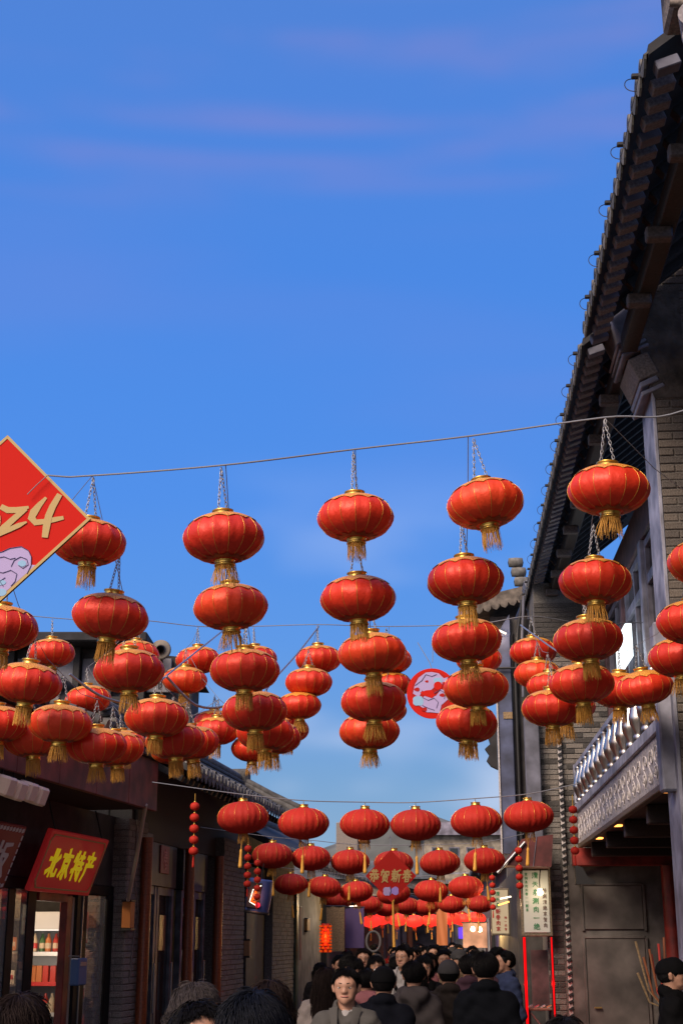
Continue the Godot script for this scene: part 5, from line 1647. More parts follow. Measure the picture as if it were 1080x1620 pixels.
func signs() -> void:
	# the year sign at the left edge
	var y := thing("year_sign", "red diamond sign with a gold border and the gold number 2024", "sign", Vector3(-2.002, 4.266, -7.851))
	var R := 0.5255
	var dia := PackedVector2Array([Vector2(R, 0), Vector2(0, R), Vector2(-R, 0), Vector2(0, -R)])
	obj("board", MB.new().prism(dia, 0.02), M.sign_red, y)
	var bor := MB.new()
	for i in 4:
		var a: Vector2 = dia[i]
		var b: Vector2 = dia[(i + 1) % 4]
		bor.prism(PackedVector2Array([a, b, b * 0.955, a * 0.955]), 0.026, Transform3D(Basis(), Vector3(0, 0, 0.003 + 0.0003 * i)))
	obj("border", bor, M.sign_gold, y)
	var k := 0.000737
	var num := MB.new()
	var at := Vector3(0, 0, 0.001)
	var pts := func(l: Array) -> Array:
		var o := []
		for q in l:
			o.append(Vector3(q[0] - 15, 815 - q[1], q[2]))
		return o
	brush(num, pts.call([[362, 636, 22], [312, 698, 46], [272, 758, 66], [256, 808, 62], [290, 846, 52], [360, 838, 44], [440, 822, 42], [512, 806, 30]]), at, k)
	brush(num, pts.call([[470, 610, 46], [420, 710, 54], [392, 790, 58], [380, 880, 58], [372, 972, 48]]), at + Vector3(0, 0, 0.0022), k)
	for sh in [0, -290]:
		brush(num, pts.call([[2 + sh, 712, 44], [60 + sh, 742, 52], [130 + sh, 742, 50], [228 + sh, 718, 22]]), at, k)
		brush(num, pts.call([[205 + sh, 728, 44], [110 + sh, 820, 50], [40 + sh, 890, 54], [-18 + sh, 950, 46]]), at + Vector3(0, 0, 0.0014), k)
		brush(num, pts.call([[-24 + sh, 962, 30], [80 + sh, 908, 42], [160 + sh, 870, 40], [220 + sh, 842, 14]]), at + Vector3(0, 0, 0.0024), k)
	var ring := []
	for i in 17:
		ring.append([-62 + cos(TAU * i / 16.0) * 56, 832 + sin(TAU * i / 16.0) * 80, 36])
	brush(num, pts.call(ring), at, k)
	obj("number", num, M.sign_gold, y)
	var P := func(l: Array) -> PackedVector2Array:
		var o := PackedVector2Array()
		for q in l:
			o.append(Vector2(q[0] - 15, 815 - q[1]) * k)
		return o
	var art := obj("cloud_print", MB.new().prism(P.call([[-285, 1110], [-200, 1075], [-100, 1090], [0, 1096], [40, 1090], [100, 1060], [190, 1046], [250, 1080], [275, 1130], [276, 1195], [312, 1198], [15, 1490], [-285, 1195]]), 0.003, Transform3D(Basis(), Vector3(0, 0, 0.003))), M.print_lavender, y)
	var cy := MB.new()
	for q in [[205, 1185, 34, 26], [20, 1340, 70, 26], [60, 1420, 40, 30], [-90, 1250, 80, 30]]:
		cy.prism(disc_poly(q[2] * k, 18, Vector2(q[0] - 15, 815 - q[1]) * k, float(q[3]) / q[2]), 0.002, Transform3D(Basis(), Vector3(0, 0, 0.0055)))
	obj("blue_patch", cy, M.print_blue, art)
	var ln := MB.new()
	for l in [[[0, 1096], [40, 1090], [100, 1060], [190, 1046], [250, 1080], [275, 1130], [278, 1200], [250, 1270]], [[120, 1210], [140, 1160], [190, 1130], [240, 1150], [255, 1195], [215, 1225], [180, 1200]], [[0, 1140], [60, 1130], [110, 1150], [150, 1140]], [[0, 1250], [60, 1262], [120, 1240], [170, 1270], [160, 1330], [130, 1370]], [[80, 1300], [40, 1330], [70, 1370]]]:
		var q := []
		for p in l:
			q.append(Vector3((p[0] - 15) * k, (815 - p[1]) * k, 0.006))
		ln.tube(q, 0.0022, 0.0022, 4)
	obj("outline", ln, M.print_line, art)
	obj("tie_wire", MB.new().tube([Vector3(0.26, 0.26, 0.03), Vector3(0.2, 0.2, 0.03), Vector3(0.15, 0.14, 0.035)], 0.003, 0.003, 5), M.cable_grey, y)
	obj("hanger", MB.new().tube([Vector3(-0.02, 0.3, -0.022), Vector3(-0.01, 0.45, -0.4), Vector3(0.0, 0.575, -0.9)], 0.004, 0.004, 5), M.cable_grey, y)

	# round hanging sign in the middle of the sky
	var d := thing("round_sign", "round red hanging sign with a lavender cloud print, middle of the sky", "sign", Vector3(0.904, 4.244, -13.82), 4.0)
	obj("board", MB.new().prism(disc_poly(0.2527, 40), 0.016), M.sign_red, d)
	var pr := obj("cloud_print", MB.new().prism(disc_poly(0.205, 36, Vector2(0.0, 0.02)), 0.002, Transform3D(Basis(), Vector3(0, 0, 0.003))), M.sign_red_deep, d)
	var lav := MB.new()
	lav.prism(PackedVector2Array([Vector2(-0.19, 0.0), Vector2(-0.17, 0.09), Vector2(-0.13, 0.16), Vector2(-0.06, 0.21), Vector2(0.0, 0.215), Vector2(0.07, 0.2), Vector2(0.12, 0.15), Vector2(0.16, 0.16), Vector2(0.15, 0.08), Vector2(0.06, 0.10), Vector2(0.0, 0.04), Vector2(-0.05, 0.0), Vector2(-0.1, 0.03), Vector2(-0.13, -0.04)]), 0.002, Transform3D(Basis(), Vector3(0, 0, 0.0055)))
	lav.prism(cloud_poly(-0.02, -0.10, 0.11, 5, 0.85), 0.002, Transform3D(Basis(), Vector3(0, 0, 0.0058)))
	lav.prism(PackedVector2Array([Vector2(0.02, -0.05), Vector2(0.09, 0.04), Vector2(0.15, 0.02), Vector2(0.16, -0.06), Vector2(0.09, -0.12), Vector2(0.07, -0.2), Vector2(-0.02, -0.19)]), 0.002, Transform3D(Basis(), Vector3(0, 0, 0.0062)))
	obj("lavender_cloud", lav, M.print_lavender, pr)
	var bl := MB.new()
	bl.prism(cloud_poly(-0.14, -0.075, 0.06, 4, 0.9), 0.002, Transform3D(Basis(), Vector3(0, 0, 0.0072)))
	obj("blue_cloud", bl, M.print_blue, pr)
	obj("blue_cloud", MB.new().prism(cloud_poly(0.06, 0.13, 0.05, 4, 0.6), 0.002, Transform3D(Basis(), Vector3(0, 0, 0.0076))), M.print_blue, pr)
	var rd := MB.new()
	rd.prism(disc_poly(0.042, 20, Vector2(0.06, 0.075)), 0.002, Transform3D(Basis(), Vector3(0, 0, 0.0085)))
	rd.prism(PackedVector2Array([Vector2(-0.12, 0.01), Vector2(-0.06, 0.03), Vector2(0.0, 0.035), Vector2(0.03, -0.02), Vector2(0.0, -0.05), Vector2(-0.09, -0.02)]), 0.002, Transform3D(Basis(), Vector3(0, 0, 0.0087)))
	obj("red_ball", rd, M.sign_red, pr)
	for q in [[-0.15, 0.04, 0.03], [0.10, -0.02, 0.028], [-0.08, -0.16, 0.03], [0.12, 0.10, 0.02], [-0.05, 0.12, 0.018]]:
		obj("red_patch", MB.new().prism(cloud_poly(q[0], q[1], q[2], 3, 0.7), 0.002, Transform3D(Basis(), Vector3(0, 0, 0.0082))), M.sign_red_deep, pr)
	for l in [[[-0.17, 0.08], [-0.1, 0.13], [-0.06, 0.19], [0.0, 0.17], [0.05, 0.19]], [[-0.1, -0.04], [-0.04, -0.07], [0.02, -0.05], [0.06, -0.09], [0.04, -0.15]], [[0.02, 0.0], [0.08, 0.03], [0.13, 0.0], [0.12, -0.06]], [[-0.1, -0.12], [-0.04, -0.15], [0.02, -0.17]]]:
		var q := []
		for p in l:
			q.append(Vector3(p[0], p[1], 0.009))
		obj("outline", MB.new().tube(q, 0.003, 0.003, 4), M.print_line, pr)
	obj("hanger", MB.new().tube([Vector3(-0.14, 0.58, -0.3), Vector3(-0.02, 0.32, -0.03), Vector3(0, 0.25, -0.006)], 0.004, 0.004, 5).tube([Vector3(0.02, 0.58, -0.3), Vector3(0.01, 0.32, -0.03)], 0.004, 0.004, 5), M.cable_grey, d)

	# new year diamond low in the middle
	var g := thing("greeting_sign", "red diamond sign with four gold characters among the low lantern rows", "sign", Vector3(0.581, 2.606, -16.90))
	var r := 0.298
	obj("board", MB.new().prism(PackedVector2Array([Vector2(r, 0), Vector2(0, r), Vector2(-r, 0), Vector2(0, -r)]), 0.016), M.sign_red_deep, g)
	var gl := MB.new()
	for i in 4:
		glyph(gl, ["gong", "he", "xin", "chun"][i], Vector3(-0.195 + i * 0.128, 0.0, 0.001), 0.118, 0.15, 0.017, 0.003, 0.12)
	obj("lettering", gl, M.sign_gold, g)
	var gc := obj("cloud_print", MB.new().prism(cloud_poly(-0.045, -0.175, 0.055, 4), 0.002, Transform3D(Basis(), Vector3(0, 0, 0.003))), M.print_lavender, g)
	obj("cloud_lobe", MB.new().prism(cloud_poly(0.045, -0.17, 0.05, 3), 0.002, Transform3D(Basis(), Vector3(0, 0, 0.0036))), M.print_violet, gc)
	obj("outline", MB.new().tube([Vector3(-0.01, -0.12, 0.005), Vector3(0.0, -0.17, 0.005), Vector3(-0.02, -0.22, 0.005)], 0.006, 0.004, 5), M.print_line, gc)
	obj("hanger", MB.new().tube([Vector3(0, r, -0.008), Vector3(0.01, r + 0.18, -0.3), Vector3(0.01, r + 0.19, -0.85)], 0.004, 0.004, 5), M.cable_grey, g)
	obj("tassel", MB.new().tube([Vector3(0.02, -r, -0.008), Vector3(0.025, -r - 0.3, 0), Vector3(0.03, -r - 0.5, 0)], 0.012, 0.02, 6), M.fringe, g)

	# tilted shop sign: four yellow characters
	var tilt := Basis(Vector3(0, 0, -1), Vector3(0.335, 0.942, 0), Vector3(0.942, -0.335, 0))
	var s := thing("specialty_sign", "tilted red shop sign with four yellow characters above the glass doors", "sign", F(LD, -5.54, 2.655, 14.47), LD)
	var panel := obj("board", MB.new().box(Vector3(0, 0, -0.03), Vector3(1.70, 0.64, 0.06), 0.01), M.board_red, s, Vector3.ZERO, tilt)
	var ed := MB.new()
	for q in [[0, 0.275, 1.5, 0.014], [0, -0.275, 1.5, 0.014]]:
		ed.box(Vector3(q[0], q[1], 0.003), Vector3(q[2], q[3], 0.006))
	for sx in [-1.0, 1.0]:
		ed.box(Vector3(sx * 0.80, 0, 0.003), Vector3(0.018, 0.40, 0.006))
		for sy in [-1.0, 1.0]:
			for st in 3:
				ed.box(Vector3(sx * (0.81 - st * 0.028), sy * (0.20 + st * 0.03), 0.0035), Vector3(0.03, 0.028, 0.006))
	obj("gold_edge", ed, M.sign_gold, panel)
	var sg := MB.new()
	for i in 4:
		glyph(sg, ["bei", "jing", "te", "chan"][i], Vector3(-0.51 + i * 0.34, -0.01, 0.001), 0.30, 0.33, 0.045, 0.006)
	obj("lettering", sg, M.letter_yellow, panel)
	for q in [-0.7, 0.7]:
		obj("stay", MB.new().tube([Vector3(0.08, 0.28, -q), Vector3(-0.02, 0.62, -q)], 0.008, 0.008, 5), M.iron, s)
	var w := thing("brown_shop_sign", "tilted dark red shop sign with white brush characters at the left edge", "sign", F(LD, -5.54, 2.64, 12.22), LD)
	var wp := obj("board", MB.new().box(Vector3(0, 0, -0.03), Vector3(1.5, 0.62, 0.06), 0.01), M.board_brown, w, Vector3.ZERO, tilt)
	var wl := MB.new()
	for i in 3:
		glyph(wl, ["te", "chao", "ban"][i], Vector3(-0.44 + i * 0.42, -0.02, 0.001), 0.36, 0.36, 0.042, 0.006, 0.06)
	obj("lettering", wl, M.letter_white, wp)
	var dash := MB.new()
	for i in 20:
		dash.box(Vector3(-0.7 + i * 0.073, 0.265, 0.003), Vector3(0.045, 0.035, 0.006), 0.0, rot(Vector3.BACK, 12))
		dash.box(Vector3(-0.7 + i * 0.073, -0.27, 0.003), Vector3(0.045, 0.03, 0.006), 0.0, rot(Vector3.BACK, 12))
	for i in 7:
		dash.box(Vector3(0.72, -0.2 + i * 0.066, 0.003), Vector3(0.018, 0.045, 0.006))
	obj("dashed_edge", dash, M.letter_white, wp)

	# stall sign box on the right with its red neon uprights
	var b := thing("menu_sign", "tall white sign box with green characters above red neon tubes on the right", "sign", F(RD, 0.985, 1.93, 19.9), RD)
	obj("case", MB.new().bb(Vector3(0, 0, 0), Vector3(0.42, 0.92, -0.12), 0.01), M.frame_wood, b)
	obj("face", MB.new().bb(Vector3(0.035, 0.05, 0.002), Vector3(0.385, 0.87, 0.012), 0.003), M.sign_white, b)
	var col := MB.new()
	for i in 7:
		glyph(col, ["qing", "tian", "quan", "shuan", "rou", "yi", "jue"][i], Vector3(0.205, 0.80 - i * 0.112, 0.013), 0.085, 0.085, 0.011, 0.002)
	obj("lettering", col, M.letter_green, b)
	var col2 := MB.new()
	for i in 10:
		glyph(col2, ["jing", "te", "quan", "rou", "tian", "chun", "yi", "yi", "xin", "jing"][i], Vector3(0.085, 0.815 - i * 0.052, 0.013), 0.042, 0.042, 0.006, 0.002)
	obj("small_lettering", col2, M.letter_green, b)
	var col3 := MB.new()
	for i in 7:
		glyph(col3, ["te", "shuan", "qing", "jue", "jing", "he", "rou"][i], Vector3(0.325, 0.60 - i * 0.076, 0.013), 0.055, 0.06, 0.008, 0.002)
	obj("small_lettering", col3, M.letter_dark, b)
	var bulb := thing("bare_bulb", "glaring bare bulb in front of the tall white sign box", "bulb", F(RD, 1.24, 2.50, 19.70), RD)
	obj("glass", MB.new().lathe([Vector2(0, -0.045), Vector2(0.035, -0.03), Vector2(0.045, 0), Vector2(0.025, 0.05), Vector2(0, 0.055)], 12), M.lamp_bulb, bulb)
	obj("arm", MB.new().tube([Vector3(0, 0.05, 0), Vector3(0, 0.16, -0.02), Vector3(0.02, 0.30, -0.1)], 0.008, 0.008, 5), M.iron, bulb)
	omni(bulb, Vector3.ZERO, Color(1.0, 0.9, 0.75), 0.07, 0.04)
	for i in 2:
		var nt := thing("neon_tube", ["red neon upright left of the stall counter", "red neon upright right of the stall counter"][i], "neon tube", F(RD, [1.01, 1.375][i], 0.02, 19.82), RD, "red neon uprights of the stall")
		obj("tube", MB.new().tube([Vector3(0, 0, 0), Vector3(0.004, 0.9, 0), Vector3(0, 1.9, 0)], 0.019 if i == 0 else 0.011, -1.0, 8), M.lamp_red, nt)
		obj("channel", MB.new().bb(Vector3(-0.025, 0, -0.02), Vector3(0.025, 1.9, -0.05)), M.iron, nt)
		for h in [0.5, 1.3]:
			omni(nt, Vector3(0, h, 0.05), Color(1.0, 0.08, 0.06), 0.05, 0.02)
	var ct := thing("stall_counter", "narrow stall counter with a cloth top below the white sign box", "counter", F(RD, 1.02, 0, 19.9), RD)
	obj("top", MB.new().bb(Vector3(0, 0.98, 0), Vector3(0.36, 1.01, -0.5), 0.008), M.frame_wood, ct)
	for q in [[0.02, -0.02], [0.32, -0.02], [0.02, -0.46], [0.32, -0.46]]:
		obj("leg", MB.new().bb(Vector3(q[0], 0, q[1]), Vector3(q[0] + 0.03, 0.98, q[1] - 0.03)), M.iron, ct)
	obj("brace", MB.new().tube([Vector3(0.05, 0.95, 0.0), Vector3(0.32, 0.6, 0.0)], 0.012, 0.012, 6), M.steel, ct)
	obj("back_board", MB.new().bb(Vector3(0.1, 1.01, -0.45), Vector3(0.34, 1.75, -0.5)), M.maroon_paint, ct)
	for i in 4:
		var bk := thing("booklet", "booklet lying on the stall counter, number %s from the left" % ORD[i], "booklet", F(RD, 1.03 + i * 0.085, 1.012 + i * 0.0, 19.95), RD, "booklets on the stall counter")
		obj("cover", MB.new().box(Vector3(0.035, 0.02, -0.06), Vector3(0.07, 0.008, 0.11), 0.0, rot(Vector3.BACK, 24)), [M.plaster_pale, M.prod_red, M.plaster_pale, M.prod_orange][i], bk)
		obj("pages", MB.new().box(Vector3(0.035, 0.012, -0.06), Vector3(0.066, 0.008, 0.105), 0.0, rot(Vector3.BACK, 24)), M.letter_white, bk)
	var s2 := thing("cream_sign", "cream sign box with red brown characters, farther down on the right", "sign", F(RD, 0.69, 1.95, 24.0), RD)
	obj("case", MB.new().bb(Vector3(0, 0, 0), Vector3(0.31, 0.75, -0.1), 0.01), M.frame_wood, s2)
	obj("face", MB.new().bb(Vector3(0.02, 0.03, 0.002), Vector3(0.29, 0.72, 0.01), 0.002), M.sign_cream, s2)
	var c4 := MB.new()
	for i in 3:
		glyph(c4, ["qing", "tian", "quan"][i], Vector3(0.12, 0.66 - i * 0.09, 0.011), 0.07, 0.075, 0.010, 0.002)
	obj("green_lettering", c4, M.letter_green, s2)
	var c5 := MB.new()
	for i in 4:
		glyph(c5, ["xin", "chun", "rou", "jing"][i], Vector3(0.12, 0.38 - i * 0.092, 0.011), 0.08, 0.078, 0.011, 0.002)
	for i in 4:
		glyph(c5, ["te", "yi", "bei", "he"][i], Vector3(0.24, 0.28 - i * 0.06, 0.011), 0.04, 0.042, 0.006, 0.002)
	obj("brown_lettering", c5, M.board_brown, s2)
	for i in 2:
		var st := thing("strip_light", ["white strip light left of the menu sign, upper one", "orange strip light left of the menu sign, lower one"][i], "strip light", F(RD, 0.76, 2.46 - i * 0.09, 20.9), RD)
		obj("tube", MB.new().tube([Vector3(-0.02 - i * 0.03, -0.01, 0), Vector3(0.14 - i * 0.03, 0.02 + i * 0.02, 0)], 0.011, 0.011, 6), M.lamp_white if i == 0 else M.lamp_warm, st)
		omni(st, Vector3(0.05, 0.0, 0.08), Color(1.0, 0.8, 0.6), 0.12, 0.02)

	# lit sign on the upper floor
	var lt := thing("lit_signboard", "small glowing white signboard on the balcony floor behind the right lanterns", "sign", F(RD, 2.24, 5.2, 17.0), RD)
	obj("face", MB.new().bb(Vector3(0, 0, 0), Vector3(0.08, 0.42, -1.05), 0.008), M.lamp_sign, lt)
	var mk := MB.new()
	for i in 4:
		mk.box(Vector3(-0.004, 0.30, -0.36 - i * 0.12), Vector3(0.006, 0.07, 0.03), 0.0, rot(Vector3.RIGHT, 15 * (i % 3 - 1)))
	obj("marks", mk, M.iron, lt)
	obj("bracket", MB.new().bb(Vector3(0.08, 0.15, -0.4), Vector3(0.11, 0.2, -0.7)), M.iron, lt)
	omni(lt, Vector3(-0.12, 0.2, -0.5), Color(0.9, 0.95, 1.0), 0.3, 0.1)

	# left small things
	var lamps := ["pale lamp box under the maroon fascia, leftmost of the cluster", "pale lamp box under the maroon fascia, second of the cluster", "pale lamp box under the maroon fascia, third of the cluster", "pale lamp box under the maroon fascia, rightmost of the cluster"]
	for i in 4:
		var fl := thing("lamp_box", lamps[i], "lamp", F(LD, -5.02, 3.16 - (i % 2) * 0.012, 11.42 + i * 0.245), LD, "pale lamp boxes under the fascia")
		obj("shade", MB.new().box(Vector3.ZERO, Vector3(0.15, 0.17, 0.18), 0.02, rot(Vector3.BACK, -18)), M.lamp_paper, fl)
		obj("bracket", MB.new().tube([Vector3(-0.02, 0.08, 0), Vector3(-0.03, 0.16, 0)], 0.008, 0.008, 5), M.iron, fl)
	tag(obj("awning_pole", MB.new().tube([F(LD, -5.0, 3.34, 15.24), F(LD, -5.25, 2.80, 15.75), F(LD, -5.5, 2.33, 16.25)], 0.022, 0.022, 8), M.pole_cream), "slanted cream wooden pole below the right end of the maroon fascia", "pole")
	for i in 3:
		var bp: Vector3 = [F(LD, -5.52, 2.02, 16.5), F(LD2, -4.62, 1.63, 23.4), F(LD2, -4.6, 2.06, 29.4)][i]
		var bx := thing("box_lantern", ["orange paper box lantern on the brick pier of the souvenir shop", "brown paper box lantern on the brick column of the tiled row", "yellow square plaque lantern near the crowd on the left"][i], "lantern", bp, LD)
		var sz: Vector3 = [Vector3(0.11, 0.30, 0.15), Vector3(0.10, 0.24, 0.14), Vector3(0.08, 0.22, 0.26)][i]
		obj("paper", MB.new().bb(Vector3(-sz.x, 0.0, sz.z * 0.5), Vector3(0, sz.y, -sz.z * 0.5), 0.006), [M.paper_orange, M.paper_brown, M.paper_yellow][i], bx)
		obj("frame", MB.new().bb(Vector3(-sz.x - 0.008, sz.y, sz.z * 0.5 + 0.008), Vector3(0.008, sz.y + 0.022, -sz.z * 0.5 - 0.008), 0.003).bb(Vector3(-sz.x - 0.008, -0.03, sz.z * 0.5 + 0.008), Vector3(0.008, 0.0, -sz.z * 0.5 - 0.008), 0.003), M.iron, bx)
	var rb := thing("red_banner", "long dark red hanging banner between the far left columns", "banner", F(LD2, -4.6, 1.50, 28.4), LD2)
	obj("cloth", MB.new().bb(Vector3(-0.01, 0, 0.11), Vector3(0.0, 1.0, -0.11)), M.maroon_cloth, rb)
	obj("rod", MB.new().tube([Vector3(0, 1.0, 0.14), Vector3(0, 1.0, -0.14)], 0.012, 0.012, 6), M.iron, rb)
	var pq := thing("door_plaque", "small dark red plaque over the dark shop doors on the left", "plaque", F(LD2, -4.82, 2.72, 18.5), LD2)
	obj("board", MB.new().bb(Vector3(-0.02, 0, 0.22), Vector3(0, 0.36, -0.22), 0.006), M.board_brown, pq)
	var pg := MB.new()
	glyph(pg, "chun", Vector3.ZERO, 0.26, 0.26, 0.025, 0.004)
	obj("lettering", pg, M.prod_red, pq, Vector3(0.001, 0.18, 0), Basis(Vector3.UP, PI / 2))
	var dr := thing("drum_sign", "blue barrel shaped sign with an orange lit figure under the left eave", "sign", Vector3(-1.0, 2.20, -17.05), 0.0)
	dr.rotation = Vector3(0.05, 0.0, -0.14)
	obj("barrel", MB.new().lathe([Vector2(0, 0), Vector2(0.13, 0), Vector2(0.14, 0.02), Vector2(0.15, 0.19), Vector2(0.14, 0.36), Vector2(0.13, 0.38), Vector2(0, 0.38)], 28), M.drum_blue, dr)
	obj("face", MB.new().bb(Vector3(-0.13, 0.04, 0.10), Vector3(0.03, 0.34, 0.152), 0.01), M.screen_black, dr)
	obj("rim", MB.new().lathe([Vector2(0.13, -0.02), Vector2(0.15, -0.02), Vector2(0.15, 0.012), Vector2(0.13, 0.012)], 28), M.iron, dr)
	var z := MB.new()
	z.tube([Vector3(0.0, 0.29, 0.158), Vector3(-0.05, 0.27, 0.158), Vector3(-0.02, 0.2, 0.158), Vector3(-0.075, 0.12, 0.158), Vector3(-0.02, 0.11, 0.158)], 0.013, 0.013, 6)
	obj("led_orange", z, M.lamp_led_orange, dr)
	obj("led_white", MB.new().tube([Vector3(0.02, 0.31, 0.157), Vector3(-0.07, 0.25, 0.157), Vector3(-0.09, 0.11, 0.157), Vector3(0.0, 0.075, 0.157)], 0.005, 0.005, 6), M.lamp_white, dr)
	obj("led_pink", MB.new().lathe([Vector2(0, -0.01), Vector2(0.03, -0.01), Vector2(0.03, 0.01), Vector2(0, 0.01)], 12, Transform3D(Basis(Vector3.RIGHT, PI / 2), Vector3(0.01, 0.085, 0.155))), M.lamp_led_pink, dr)
	omni(dr, Vector3(-0.04, 0.18, 0.24), Color(1.0, 0.5, 0.3), 0.05, 0.05)
	obj("hook", MB.new().tube([Vector3(0, 0.38, 0), Vector3(0, 0.56, 0)], 0.006, 0.006, 5), M.iron, dr)
	bead_string(Vector3(-1.39, 3.10, -13.44), 0.092, "string of five small red lanterns under the tiled eave, nearest on the left")
	bead_string(Vector3(-1.04, 2.86, -15.92), 0.085, "string of five small red lanterns left of the blue barrel sign")
	bead_string(Vector3(-0.97, 2.74, -16.6), 0.085, "string of five dim red lanterns right above the blue barrel sign")
	bead_string(Vector3(2.14, 2.92, -17.3), 0.092, "string of five small red lanterns in front of the maroon awning")
	bead_string(Vector3(2.38, 2.82, -22.73), 0.10, "string of five small red lanterns left of the menu sign")
	bead_string(Vector3(1.91, 2.92, -11.71), 0.074, "string of five small red lanterns hanging from the balcony corner, right")
	var hn := thing("black_speaker", "black horn speaker on the wall under the right bead string", "speaker", F(RD, 1.72, 2.60, 19.6), RD)
	obj("horn", MB.new().prism(PackedVector2Array([Vector2(0, 0), Vector2(0.26, 0.0), Vector2(0.26, 0.05), Vector2(0.16, 0.10), Vector2(0.10, 0.22), Vector2(0, 0.26)]), 0.14), M.iron, hn)
	obj("arm", MB.new().tube([Vector3(0.05, 0.1, -0.14), Vector3(0.05, 0.1, -0.5)], 0.02, 0.02, 6), M.iron, hn)
	var sk := thing("candied_sticks", "bundle of orange and red sticks behind the person in the black cap", "sticks", Vector3(2.56, 1.36, -11.7))
	for i in 7:
		obj("stick", MB.new().tube([Vector3(0.0 + i * 0.012, 0.0, 0), Vector3([-0.20, -0.15, -0.21, -0.08, -0.1, -0.03, 0.03][i] * 0.6, [0.25, 0.2, 0.1, 0.22, 0.3, 0.32, 0.36][i] * 0.6, 0.02 * (i % 3)), Vector3([-0.20, -0.15, -0.21, -0.08, -0.1, -0.03, 0.03][i], [0.52, 0.4, 0.28, 0.42, 0.46, 0.5, 0.55][i], 0.03 * (i % 3))], 0.005, 0.011, 6), [M.ply, M.stick_orange, M.ply, M.prod_red, M.stick_orange, M.prod_red, M.stick_orange][i], sk)
	obj("handle", MB.new().tube([Vector3(0.02, 0.0, 0), Vector3(0.03, -0.5, 0.02)], 0.02, 0.02, 6), M.ply, sk)


